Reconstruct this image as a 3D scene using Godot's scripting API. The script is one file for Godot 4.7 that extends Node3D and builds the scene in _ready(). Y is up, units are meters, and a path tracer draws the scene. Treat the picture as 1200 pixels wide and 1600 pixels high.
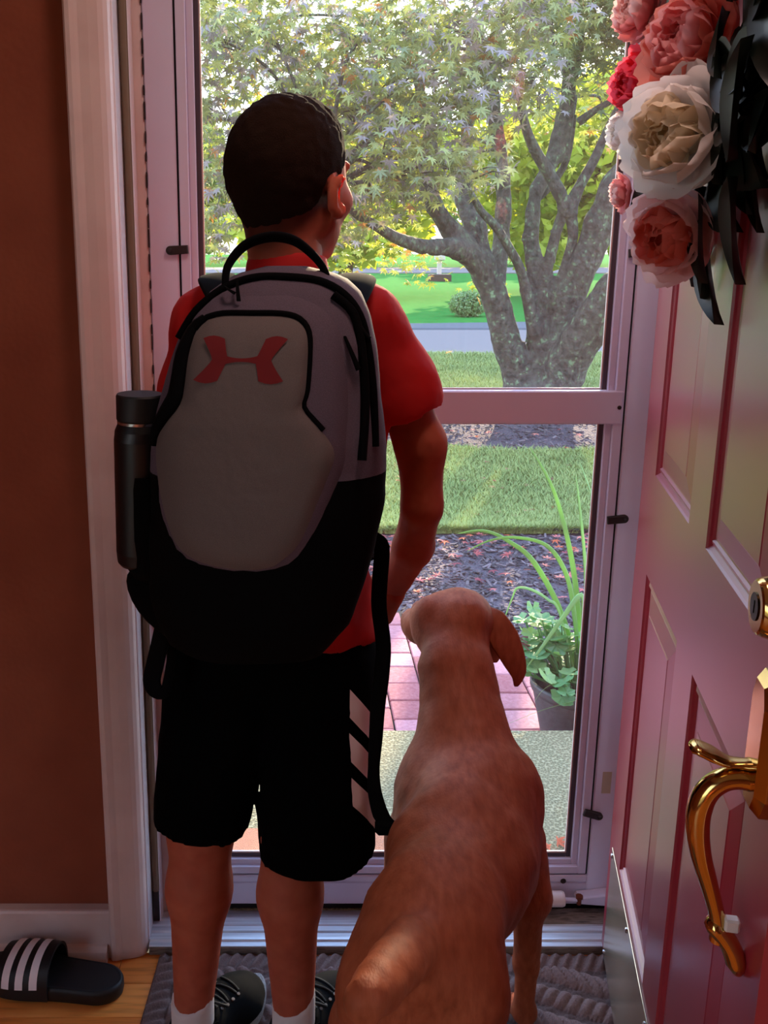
extends Node3D

# ---------------------------------------------------------------- geometry
class G:
	var v := PackedVector3Array()
	var ix := PackedInt32Array()
	var col := PackedColorArray()
	var uv := PackedVector2Array()
	var tint := Color.WHITE
	var use_col := false
	var use_uv := false
	var flat_hint := false

	func add(p: Vector3, t := Vector2.ZERO) -> int:
		v.append(p)
		col.append(tint)
		uv.append(t)
		return v.size() - 1

	func tri(a: Vector3, b: Vector3, c: Vector3) -> void:
		var n := v.size()
		add(a); add(b); add(c)
		ix.append_array(PackedInt32Array([n, n + 1, n + 2]))

	func quad(a: Vector3, b: Vector3, c: Vector3, d: Vector3) -> void:
		var n := v.size()
		add(a); add(b); add(c); add(d)
		ix.append_array(PackedInt32Array([n, n + 1, n + 2, n, n + 2, n + 3]))

	# box with chamfered edges
	func box(lo: Vector3, hi: Vector3, b := 0.0, xf := Transform3D()) -> void:
		var n0 := v.size()
		var m := minf(b, minf(hi.x - lo.x, minf(hi.y - lo.y, hi.z - lo.z)) * 0.45)
		var ax := [Vector3(1, 0, 0), Vector3(0, 1, 0), Vector3(0, 0, 1)]
		var cen := (lo + hi) / 2.0
		var h := (hi - lo) / 2.0
		for i in 3:
			for s in [-1.0, 1.0]:
				var n: Vector3 = ax[i] * s
				var u: Vector3 = ax[(i + 1) % 3]
				var w: Vector3 = ax[(i + 2) % 3] * s
				var hu := h[(i + 1) % 3] - m
				var hw := h[(i + 2) % 3] - m
				var c: Vector3 = cen + n * h[i]
				quad(c - u * hu - w * hw, c + u * hu - w * hw, c + u * hu + w * hw, c - u * hu + w * hw)
		if m > 0.0:
			for i in 3:
				var e: Vector3 = ax[i]
				var j := (i + 1) % 3
				var k := (i + 2) % 3
				for sj in [-1.0, 1.0]:
					for sk in [-1.0, 1.0]:
						var p1: Vector3 = cen + ax[j] * sj * h[j] + ax[k] * sk * (h[k] - m)
						var p2: Vector3 = cen + ax[j] * sj * (h[j] - m) + ax[k] * sk * h[k]
						var e2: Vector3 = e * (h[i] - m)
						if sj * sk > 0:
							_edge(p1, p2, e2, true)
						else:
							_edge(p1, p2, e2, false)
			for sx in [-1.0, 1.0]:
				for sy in [-1.0, 1.0]:
					for sz in [-1.0, 1.0]:
						var a := cen + Vector3(sx * h.x, sy * (h.y - m), sz * (h.z - m))
						var bb := cen + Vector3(sx * (h.x - m), sy * h.y, sz * (h.z - m))
						var c2 := cen + Vector3(sx * (h.x - m), sy * (h.y - m), sz * h.z)
						if sx * sy * sz > 0:
							tri(a, bb, c2)
						else:
							tri(a, c2, bb)
		if xf != Transform3D():
			for i in range(n0, v.size()):
				v[i] = xf * v[i]

	func _edge(p1: Vector3, p2: Vector3, e: Vector3, fwd: bool) -> void:
		if fwd:
			quad(p1 - e, p2 - e, p2 + e, p1 + e)
		else:
			quad(p1 + e, p2 + e, p2 - e, p1 - e)

	# rings of equal length joined into a smooth skin
	func strip(rings: Array, closed := true, cap0 := false, cap1 := false) -> void:
		var n0 := v.size()
		var m: int = rings[0].size()
		for r in rings.size():
			for j in m:
				add(rings[r][j], Vector2(float(j) / m, float(r) / maxf(1.0, rings.size() - 1.0)))
		for r in rings.size() - 1:
			for j in (m if closed else m - 1):
				var a := n0 + r * m + j
				var b := n0 + r * m + (j + 1) % m
				ix.append_array(PackedInt32Array([a, b, b + m, a, b + m, a + m]))
		for e in 2:
			if (cap0 if e == 0 else cap1):
				var ring: PackedVector3Array = PackedVector3Array(rings[0 if e == 0 else rings.size() - 1])
				var c := Vector3.ZERO
				for p in ring:
					c += p
				c /= ring.size()
				var k := add(c)
				for p in ring:
					add(p)
				for j in m:
					if e == 0:
						ix.append_array(PackedInt32Array([k, k + 1 + (j + 1) % m, k + 1 + j]))
					else:
						ix.append_array(PackedInt32Array([k, k + 1 + j, k + 1 + (j + 1) % m]))

	# swept round or flattened tube; rad: number or array; flat: ratio of the second axis; up: direction of first axis
	func tube(pts: Array, rad, n := 8, cap := true, ratio := 1.0, up := Vector3.ZERO) -> void:
		var rings := []
		var side := up
		for i in pts.size():
			var a: Vector3 = pts[maxi(i - 1, 0)]
			var b: Vector3 = pts[mini(i + 1, pts.size() - 1)]
			var t := (b - a).normalized()
			if side == Vector3.ZERO:
				side = t.cross(Vector3(0.31, 0.9, 0.2)).normalized()
			side = (side - t * side.dot(t)).normalized()
			var w := t.cross(side)
			var r: float = rad[i] if rad is Array else rad
			var ring := PackedVector3Array()
			for j in n:
				var ang := TAU * j / n
				ring.append(pts[i] + side * cos(ang) * r + w * sin(ang) * r * ratio)
			rings.append(ring)
		strip(rings, true, cap, cap)

	# lathe round +Y: profile of (radius, height)
	func lathe(prof: Array, n := 24, xf := Transform3D()) -> void:
		var rings := []
		for p in prof:
			var ring := PackedVector3Array()
			for j in n:
				var a := -TAU * j / n
				ring.append(xf * Vector3(cos(a) * p.x, p.y, sin(a) * p.x))
			rings.append(ring)
		for i in rings.size() - 1:
			strip([rings[i], rings[i + 1]], true)

	func lathe_smooth(prof: Array, n := 24, xf := Transform3D()) -> void:
		var rings := []
		for p in prof:
			var ring := PackedVector3Array()
			for j in n:
				var a := -TAU * j / n
				ring.append(xf * Vector3(cos(a) * p.x, p.y, sin(a) * p.x))
			rings.append(ring)
		strip(rings, true)

	# flat polygon in x-y extruded from z0 to z1 with chamfer b on the z1 face
	func extrude(poly: PackedVector2Array, z0: float, z1: float, b := 0.0, xf := Transform3D()) -> void:
		var p := poly
		if Geometry2D.is_polygon_clockwise(p):
			p = p.duplicate()
			p.reverse()
		var inner := p
		if b > 0.0:
			inner = PackedVector2Array()
			var m := p.size()
			for i in m:
				var d0 := (p[i] - p[(i + m - 1) % m]).normalized()
				var d1 := (p[(i + 1) % m] - p[i]).normalized()
				var nn := (Vector2(-d0.y, d0.x) + Vector2(-d1.y, d1.x)).normalized()
				inner.append(p[i] + nn * b / maxf(0.4, nn.dot(Vector2(-d0.y, d0.x))))
		var t := Geometry2D.triangulate_polygon(inner)
		for i in range(0, t.size(), 3):
			var a := inner[t[i]]
			var c := inner[t[i + 1]]
			var d := inner[t[i + 2]]
			if (c - a).cross(d - a) < 0:
				var s := c
				c = d
				d = s
			tri(xf * Vector3(a.x, a.y, z1), xf * Vector3(c.x, c.y, z1), xf * Vector3(d.x, d.y, z1))
			tri(xf * Vector3(a.x, a.y, z0), xf * Vector3(d.x, d.y, z0), xf * Vector3(c.x, c.y, z0))
		for i in p.size():
			var j := (i + 1) % p.size()
			var a := p[i]
			var c := p[j]
			quad(xf * Vector3(a.x, a.y, z0), xf * Vector3(c.x, c.y, z0), xf * Vector3(c.x, c.y, z1 - b), xf * Vector3(a.x, a.y, z1 - b))
			if b > 0.0:
				quad(xf * Vector3(a.x, a.y, z1 - b), xf * Vector3(c.x, c.y, z1 - b), xf * Vector3(inner[j].x, inner[j].y, z1), xf * Vector3(inner[i].x, inner[i].y, z1))

	# an x-y profile swept along a straight line; profile given as 3-D points, moved by d
	func sweep(prof: Array, d: Vector3, close := true) -> void:
		var n := prof.size()
		for i in (n if close else n - 1):
			var a: Vector3 = prof[i]
			var b: Vector3 = prof[(i + 1) % n]
			quad(a, b, b + d, a + d)
		if close:
			var c := Vector3.ZERO
			for p in prof:
				c += p
			c /= n
			for i in n:
				tri(c, prof[(i + 1) % n], prof[i])
				tri(c + d, prof[i] + d, prof[(i + 1) % n] + d)

	func mesh() -> ArrayMesh:
		var nrm := PackedVector3Array()
		nrm.resize(v.size())
		for i in range(0, ix.size(), 3):
			var a := v[ix[i]]
			var n := (v[ix[i + 1]] - a).cross(v[ix[i + 2]] - a)
			nrm[ix[i]] += n
			nrm[ix[i + 1]] += n
			nrm[ix[i + 2]] += n
		for i in nrm.size():
			nrm[i] = nrm[i].normalized() if nrm[i].length_squared() > 1e-24 else Vector3.UP
		var f := ix.duplicate()
		for i in range(0, f.size(), 3):
			var s := f[i + 1]
			f[i + 1] = f[i + 2]
			f[i + 2] = s
		var arr := []
		arr.resize(Mesh.ARRAY_MAX)
		arr[Mesh.ARRAY_VERTEX] = v
		arr[Mesh.ARRAY_NORMAL] = nrm
		arr[Mesh.ARRAY_INDEX] = f
		if use_col:
			arr[Mesh.ARRAY_COLOR] = col
		if use_uv:
			arr[Mesh.ARRAY_TEX_UV] = uv
		var am := ArrayMesh.new()
		am.add_surface_from_arrays(Mesh.PRIMITIVE_TRIANGLES, arr)
		return am


# distance field meshed as surface nets
class Field:
	var o: Vector3
	var h: float
	var nx: int
	var ny: int
	var nz: int
	var d := PackedFloat32Array()

	func _init(lo: Vector3, hi: Vector3, cell: float) -> void:
		o = lo
		h = cell
		nx = int(ceil((hi.x - lo.x) / cell)) + 1
		ny = int(ceil((hi.y - lo.y) / cell)) + 1
		nz = int(ceil((hi.z - lo.z) / cell)) + 1
		d.resize(nx * ny * nz)
		d.fill(1.0)

	func _span(lo: Vector3, hi: Vector3) -> Array:
		var a := ((lo - o) / h).floor()
		var b := ((hi - o) / h).ceil()
		return [maxi(int(a.x), 0), maxi(int(a.y), 0), maxi(int(a.z), 0), mini(int(b.x), nx - 1), mini(int(b.y), ny - 1), mini(int(b.z), nz - 1)]

	# tapered capsule; sq squashes: distances along sq direction count more (flattening)
	func cap(a: Vector3, b: Vector3, ra: float, rb: float, k := 0.02, cut := false) -> void:
		var m := maxf(ra, rb) + k + h * 2.0
		var s := _span(Vector3(minf(a.x, b.x), minf(a.y, b.y), minf(a.z, b.z)) - Vector3.ONE * m, Vector3(maxf(a.x, b.x), maxf(a.y, b.y), maxf(a.z, b.z)) + Vector3.ONE * m)
		var ba := b - a
		var bb := maxf(ba.length_squared(), 1e-9)
		for z in range(s[2], s[5] + 1):
			for y in range(s[1], s[4] + 1):
				var i: int = (z * ny + y) * nx + s[0]
				var p := Vector3(o.x + s[0] * h, o.y + y * h, o.z + z * h) - a
				for x in range(s[0], s[3] + 1):
					var t := clampf(p.dot(ba) / bb, 0.0, 1.0)
					var e := (p - ba * t).length() - ra - (rb - ra) * t
					var c := d[i]
					if cut:
						var g := maxf(k - absf(c + e), 0.0) / k
						d[i] = maxf(c, -e) + g * g * k * 0.25
					else:
						var g := maxf(k - absf(c - e), 0.0) / k
						d[i] = minf(c, e) - g * g * k * 0.25
					i += 1
					p.x += h

	func ell(c0: Vector3, r: Vector3, basis := Basis(), k := 0.02, cut := false) -> void:
		var m := maxf(r.x, maxf(r.y, r.z)) + k + h * 2.0
		var s := _span(c0 - Vector3.ONE * m, c0 + Vector3.ONE * m)
		var inv := basis.transposed()
		for z in range(s[2], s[5] + 1):
			for y in range(s[1], s[4] + 1):
				var i: int = (z * ny + y) * nx + s[0]
				for x in range(s[0], s[3] + 1):
					var p := inv * (Vector3(o.x + x * h, o.y + y * h, o.z + z * h) - c0)
					var q := p / r
					var k0 := q.length()
					var k1 := (q / r).length()
					var e := k0 * (k0 - 1.0) / maxf(k1, 1e-6) if k0 > 1e-6 else -minf(r.x, minf(r.y, r.z))
					var c := d[i]
					if cut:
						var g := maxf(k - absf(c + e), 0.0) / k
						d[i] = maxf(c, -e) + g * g * k * 0.25
					else:
						var g := maxf(k - absf(c - e), 0.0) / k
						d[i] = minf(c, e) - g * g * k * 0.25
					i += 1

	# keep only what lies on the negative side of a plane
	func clip(p0: Vector3, n: Vector3, k := 0.004, lo := Vector3.ONE * -1e3, hi := Vector3.ONE * 1e3) -> void:
		var s := _span(lo, hi)
		for z in range(s[2], s[5] + 1):
			for y in range(s[1], s[4] + 1):
				var i: int = (z * ny + y) * nx + s[0]
				for x in range(s[0], s[3] + 1):
					var e := (Vector3(o.x + x * h, o.y + y * h, o.z + z * h) - p0).dot(n)
					var c := d[i]
					var g := maxf(k - absf(c - e), 0.0) / k
					d[i] = maxf(c, e) + g * g * k * 0.25
					i += 1

	func warp(noise: FastNoiseLite, amp: float) -> void:
		for z in nz:
			for y in ny:
				var i := (z * ny + y) * nx
				for x in nx:
					if absf(d[i]) < h * 3.0 + amp:
						d[i] += amp * noise.get_noise_3d(o.x + x * h, o.y + y * h, o.z + z * h)
					i += 1

	func into(g: G) -> void:
		var id := PackedInt32Array()
		id.resize(d.size())
		id.fill(-1)
		var sx := 1
		var sy := nx
		var sz := nx * ny
		var corner := PackedInt32Array([0, sx, sy, sx + sy, sz, sz + sx, sz + sy, sz + sx + sy])
		var off := [Vector3(0, 0, 0), Vector3(1, 0, 0), Vector3(0, 1, 0), Vector3(1, 1, 0), Vector3(0, 0, 1), Vector3(1, 0, 1), Vector3(0, 1, 1), Vector3(1, 1, 1)]
		var ea := PackedInt32Array([0, 2, 4, 6, 0, 1, 4, 5, 0, 1, 2, 3])
		var eb := PackedInt32Array([1, 3, 5, 7, 2, 3, 6, 7, 4, 5, 6, 7])
		var val := PackedFloat32Array()
		val.resize(8)
		for z in nz - 1:
			for y in ny - 1:
				var i := (z * ny + y) * nx
				for x in nx - 1:
					var f := d[i]
					if absf(f) < h * 4.0:
						var neg := 0
						for q in 8:
							val[q] = d[i + corner[q]]
							if val[q] < 0.0:
								neg += 1
						if neg > 0 and neg < 8:
							var sum := Vector3.ZERO
							var cnt := 0
							for q in 12:
								var a := val[ea[q]]
								var b := val[eb[q]]
								if (a < 0.0) != (b < 0.0):
									var t := a / (a - b)
									sum += (off[ea[q]] as Vector3).lerp(off[eb[q]], t)
									cnt += 1
							id[i] = g.add(o + (Vector3(x, y, z) + sum / cnt) * h)
					i += 1
		for z in range(1, nz - 1):
			for y in range(1, ny - 1):
				var i := (z * ny + y) * nx + 1
				for x in range(1, nx - 1):
					var f := d[i]
					if absf(f) < h * 4.0:
						var inside := f < 0.0
						if inside != (d[i + sx] < 0.0):
							_face(g, id[i - sy - sz], id[i - sz], id[i], id[i - sy], inside)
						if inside != (d[i + sy] < 0.0):
							_face(g, id[i - sx - sz], id[i - sx], id[i], id[i - sz], inside)
						if inside != (d[i + sz] < 0.0):
							_face(g, id[i - sx - sy], id[i - sy], id[i], id[i - sx], inside)
					i += 1

	func _face(g: G, a: int, b: int, c: int, e: int, keep: bool) -> void:
		if a < 0 or b < 0 or c < 0 or e < 0:
			return
		if keep:
			g.ix.append_array(PackedInt32Array([a, b, c, a, c, e]))
		else:
			g.ix.append_array(PackedInt32Array([a, c, b, a, e, c]))


# ---------------------------------------------------------------- objects
var used := {}
var rng := RandomNumberGenerator.new()
var M := {}


func numbered(called: String) -> String:
	if not used.has(called):
		used[called] = 0
		return called
	used[called] += 1
	return "%s_%03d" % [called, used[called]]


func tag(o: Node3D, label: String, category := "", group := "", kind := "") -> Node3D:
	if label:
		o.set_meta("label", label)
	if category:
		o.set_meta("category", category)
	if group:
		o.set_meta("group", group)
	if kind:
		o.set_meta("kind", kind)
	return o


func thing(called: String, label: String, category: String, at := Vector3.ZERO, group := "", kind := "") -> Node3D:
	var o := Node3D.new()
	o.name = numbered(called)
	o.position = at
	add_child(o)
	return tag(o, label, category, group, kind)


func obj(called: String, m: Mesh, material: Material, parent: Node3D = null, label := "") -> MeshInstance3D:
	var o := MeshInstance3D.new()
	o.mesh = m
	o.material_override = material
	if parent == null:
		o.name = numbered(called)
		add_child(o)
	else:
		o.name = called
		var n := 0
		while parent.has_node(NodePath(o.name)):
			n += 1
			o.name = "%s_%03d" % [called, n]
		parent.add_child(o, true)
	if label:
		o.set_meta("label", label)
	return o


func struct(called: String, m: Mesh, material: Material, label := "", category := "") -> MeshInstance3D:
	var o := obj(called, m, material)
	tag(o, label, category, "", "structure")
	return o


func scatter(called: String, m: Mesh, material: Material, xfs: Array, cols: Array, parent: Node3D = null) -> MultiMeshInstance3D:
	var mm := MultiMesh.new()
	mm.transform_format = MultiMesh.TRANSFORM_3D
	mm.use_colors = cols.size() > 0
	mm.mesh = m
	mm.instance_count = xfs.size()
	for i in xfs.size():
		mm.set_instance_transform(i, xfs[i])
		if cols.size():
			mm.set_instance_color(i, cols[i])
	var o := MultiMeshInstance3D.new()
	o.multimesh = mm
	o.material_override = material
	o.set_meta("kind", "stuff")
	if parent:
		o.name = called
		parent.add_child(o, true)
	else:
		o.name = numbered(called)
		add_child(o)
	return o


func boxm(lo: Vector3, hi: Vector3, b := 0.0) -> ArrayMesh:
	var g := G.new()
	g.box(lo, hi, b)
	return g.mesh()


func mat(c: Color, rough := 0.7, metal := 0.0) -> StandardMaterial3D:
	var m := StandardMaterial3D.new()
	m.albedo_color = c
	m.roughness = rough
	m.metallic = metal
	return m


func noise(sd: int, freq: float, octaves := 4, type := FastNoiseLite.TYPE_SIMPLEX_SMOOTH) -> FastNoiseLite:
	var n := FastNoiseLite.new()
	n.seed = sd
	n.frequency = freq
	n.noise_type = type
	n.fractal_octaves = octaves
	return n


func ntex(n: FastNoiseLite, cols: Array, size := 256, offs := []) -> NoiseTexture2D:
	var t := NoiseTexture2D.new()
	t.width = size
	t.height = size
	t.seamless = true
	t.noise = n
	if cols.size():
		var gr := Gradient.new()
		var o := PackedFloat32Array()
		var cc := PackedColorArray()
		for i in cols.size():
			o.append(offs[i] if offs.size() else float(i) / (cols.size() - 1))
			cc.append(cols[i])
		gr.offsets = o
		gr.colors = cc
		t.color_ramp = gr
	return t


# gives a material a grain texture laid on by triplanar mapping
func grain(m: StandardMaterial3D, t: Texture2D, scale: Vector3, world := true) -> StandardMaterial3D:
	m.albedo_texture = t
	m.uv1_triplanar = true
	m.uv1_world_triplanar = world
	m.uv1_scale = scale
	return m


func relief(m: StandardMaterial3D, t: Texture2D, cm: float) -> StandardMaterial3D:
	m.heightmap_enabled = true
	m.heightmap_texture = t
	m.heightmap_scale = cm
	return m


func smooth_path(pts: Array, sub := 4) -> Array:
	var out := []
	for i in pts.size() - 1:
		var p0 = pts[maxi(i - 1, 0)]
		var p1 = pts[i]
		var p2 = pts[i + 1]
		var p3 = pts[mini(i + 2, pts.size() - 1)]
		for k in sub:
			var t := float(k) / sub
			out.append(0.5 * ((2.0 * p1) + (p2 - p0) * t + (2.0 * p0 - 5.0 * p1 + 4.0 * p2 - p3) * t * t + (3.0 * p1 - p0 - 3.0 * p2 + p3) * t * t * t))
	out.append(pts[pts.size() - 1])
	return out


func spread(vals: Array, n: int) -> Array:
	var out := []
	for i in n:
		var f := float(i) / (n - 1) * (vals.size() - 1)
		var k := mini(int(f), vals.size() - 2)
		out.append(lerpf(vals[k], vals[k + 1], f - k))
	return out


func V(x: float, y: float, z: float) -> Vector3:
	return Vector3(x, y, z)


func _ready() -> void:
	rng.seed = 41
	# ---- camera
	var cam := Camera3D.new()
	cam.name = "camera"
	cam.near = 0.05
	cam.far = 400.0
	cam.projection = Camera3D.PROJECTION_FRUSTUM
	cam.size = cam.near * 1600.0 / 1500.0
	cam.frustum_offset = Vector2(0.096, -0.04133) * cam.near
	cam.position = Vector3(0.0, 1.378, 1.6425)
	cam.rotation_degrees = Vector3(-13.568, 0.0, 0.0)
	add_child(cam)
	# ---- sky, sun, exposure
	var env := Environment.new()
	env.background_mode = Environment.BG_SKY
	var sm := ProceduralSkyMaterial.new()
	sm.sky_top_color = Color(0.62, 0.76, 0.95)
	sm.sky_horizon_color = Color(0.97, 0.98, 0.97)
	sm.ground_bottom_color = Color(0.34, 0.36, 0.30)
	sm.ground_horizon_color = Color(0.72, 0.76, 0.70)
	sm.sky_curve = 0.22
	sm.sun_angle_max = 30.0
	var sky := Sky.new()
	sky.sky_material = sm
	env.sky = sky
	env.background_energy_multiplier = 1.9
	env.tonemap_mode = Environment.TONE_MAPPER_LINEAR
	env.tonemap_exposure = 3.0
	env.sdfgi_enabled = true
	env.ssao_enabled = true
	env.ssil_enabled = true
	var we := WorldEnvironment.new()
	we.name = "world_environment"
	we.environment = env
	add_child(we)
	var sun := DirectionalLight3D.new()
	sun.name = "sun"
	sun.light_color = Color(1.0, 0.90, 0.74)
	sun.light_energy = 2.3
	sun.light_angular_distance = 0.8
	sun.shadow_enabled = true
	var sd := Vector3(0.30, 0.34, -1.0).normalized()
	sun.look_at_from_position(sd * 50.0, Vector3.ZERO, Vector3.UP)
	add_child(sun)
	materials()
	build_room()
	build_storm_door()
	build_entry_door()
	build_added_lamp()
	build_threshold()
	build_ground()
	build_maple()
	build_far_trees()
	build_person()
	build_backpack()
	build_dog()
	build_pot_plant()
	build_wreath()
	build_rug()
	build_slide()
	build_leaves()


func materials() -> void:
	# paints and woods
	M.wall = grain(mat(Color(1, 1, 1), 0.9), ntex(noise(1, 0.02), [Color(0.53, 0.27, 0.18), Color(0.58, 0.31, 0.21)]), Vector3.ONE * 1.3)
	relief(M.wall, ntex(noise(2, 0.25), [], 256), 0.05)
	M.white = grain(mat(Color(1, 1, 1), 0.42), ntex(noise(3, 0.012, 5), [Color(0.82, 0.73, 0.71), Color(0.87, 0.79, 0.77), Color(0.88, 0.80, 0.78)]), Vector3.ONE * 1.5)
	relief(M.white, ntex(noise(4, 0.09, 3), [], 256), 0.02)
	M.gloss = mat(Color(0.92, 0.90, 0.92), 0.22)
	M.gloss.metallic_specular = 0.7
	M.storm = mat(Color(0.84, 0.82, 0.91), 0.36)
	M.gap = mat(Color(0.03, 0.03, 0.035), 0.8)
	M.bead = mat(Color(0.30, 0.26, 0.30), 0.5)
	M.ceiling = mat(Color(0.85, 0.83, 0.80), 0.9)
	M.strip = mat(Color(0.47, 0.40, 0.32), 0.8)
	M.alu = grain(mat(Color(1, 1, 1), 0.42, 0.45), ntex(noise(5, 0.03, 5), [Color(0.74, 0.76, 0.80), Color(0.93, 0.95, 0.98)]), Vector3(0.6, 6, 14))
	M.worn = grain(mat(Color(1, 1, 1), 0.7, 0.1), ntex(noise(6, 0.03, 5), [Color(0.26, 0.22, 0.19), Color(0.55, 0.50, 0.46), Color(0.38, 0.33, 0.29)]), Vector3(2, 12, 9))
	M.glass = mat(Color(1, 1, 1, 0.04), 0.02)
	M.glass.transparency = BaseMaterial3D.TRANSPARENCY_ALPHA
	M.red = mat(Color(0.60, 0.13, 0.20), 0.37)
	M.red.metallic_specular = 0.6
	M.red.clearcoat_enabled = true
	M.red.clearcoat = 0.55
	M.red.clearcoat_roughness = 0.30
	M.plate = mat(Color(0.80, 0.74, 0.65), 0.24, 0.8)
	M.brass = mat(Color(0.84, 0.68, 0.40), 0.14, 1.0)
	M.steel = mat(Color(0.75, 0.75, 0.76), 0.25, 1.0)
	M.clip = mat(Color(0.13, 0.075, 0.07), 0.5)
	M.label = mat(Color(0.72, 0.66, 0.58), 0.6)
	for i in 4:
		var c := Color(0.88, 0.50, 0.21).lerp(Color(0.94, 0.58, 0.27), i / 3.0)
		M["plank%d" % i] = grain(mat(Color(1, 1, 1), 0.3), ntex(noise(10 + i, 0.02, 5), [c.darkened(0.22), c, c.lightened(0.08)], 256), Vector3(0.8, 9, 9))
	# outdoors
	M.stoop = relief(grain(mat(Color(1, 1, 1), 0.95), ntex(noise(20, 0.10, 2, FastNoiseLite.TYPE_CELLULAR), [Color(0.28, 0.26, 0.17), Color(0.54, 0.51, 0.38), Color(0.74, 0.71, 0.56)], 512), Vector3.ONE * 2.4), ntex(noise(21, 0.10, 2, FastNoiseLite.TYPE_CELLULAR), [], 512), 0.25)
	for i in 5:
		var c := Color(0.62, 0.36, 0.37).lerp(Color(0.74, 0.50, 0.52), i / 4.0)
		M["brick%d" % i] = relief(grain(mat(Color(1, 1, 1), 0.9), ntex(noise(30 + i, 0.06, 5), [c.darkened(0.12), c, c.lightened(0.12)], 256), Vector3.ONE * 3.0), ntex(noise(36, 0.12, 4), [], 256), 0.12)
	M.mortar = mat(Color(0.16, 0.15, 0.15), 0.95)
	M.mulch = relief(grain(mat(Color(1, 1, 1), 1.0), ntex(noise(40, 0.12, 4), [Color(0.18, 0.16, 0.18), Color(0.32, 0.28, 0.31), Color(0.46, 0.41, 0.44)], 512), Vector3.ONE * 1.2), ntex(noise(41, 0.1, 4), [], 256), 2.0)
	M.chip = mat(Color(1, 1, 1), 0.95)
	M.chip.vertex_color_use_as_albedo = true
	M.soil = relief(grain(mat(Color(1, 1, 1), 1.0), ntex(noise(42, 0.03, 4), [Color(0.20, 0.26, 0.11), Color(0.32, 0.40, 0.17), Color(0.27, 0.30, 0.14)], 512), Vector3.ONE * 0.6), ntex(noise(43, 0.15), [], 256), 1.0)
	M.far_grass = relief(grain(mat(Color(1, 1, 1), 1.0), ntex(noise(44, 0.05, 5), [Color(0.15, 0.37, 0.15), Color(0.22, 0.47, 0.21), Color(0.28, 0.52, 0.24)], 512), Vector3(0.08, 0.3, 0.3)), ntex(noise(43, 0.15), [], 256), 2.0)
	M.far_grass.metallic_specular = 0.05
	M.soil.metallic_specular = 0.05
	M.blade = mat(Color(1, 1, 1), 0.7)
	M.blade.vertex_color_use_as_albedo = true
	M.blade.backlight_enabled = true
	M.blade.backlight = Color(0.5, 0.5, 0.5)
	M.leaf = mat(Color(1, 1, 1), 0.45)
	M.leaf.vertex_color_use_as_albedo = true
	M.leaf.backlight_enabled = true
	M.leaf.backlight = Color(0.75, 0.75, 0.6)
	M.far_leaf = mat(Color(1, 1, 1), 0.6)
	M.far_leaf.vertex_color_use_as_albedo = true
	M.far_leaf.backlight_enabled = true
	M.far_leaf.backlight = Color(0.95, 0.95, 0.7)
	M.road = grain(mat(Color(1, 1, 1), 0.9), ntex(noise(50, 0.2, 4), [Color(0.44, 0.41, 0.40), Color(0.54, 0.50, 0.49)]), Vector3.ONE * 0.8)
	M.road.metallic_specular = 0.2
	M.kerb = mat(Color(0.32, 0.33, 0.35), 0.9)
	M.edging = mat(Color(0.02, 0.075, 0.075), 0.7)
	M.bark = relief(grain(mat(Color(1, 1, 1), 0.95), ntex(noise(51, 0.022, 3), [Color(0.13, 0.125, 0.11), Color(0.26, 0.25, 0.225), Color(0.37, 0.35, 0.325), Color(0.30, 0.33, 0.26), Color(0.50, 0.60, 0.47)], 512, [0.0, 0.35, 0.62, 0.74, 0.79]), Vector3(1.1, 0.8, 1.1)), ntex(noise(52, 0.08, 5), [], 256), 2.5)
	M.dark_bark = mat(Color(0.22, 0.19, 0.17), 0.95)


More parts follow.
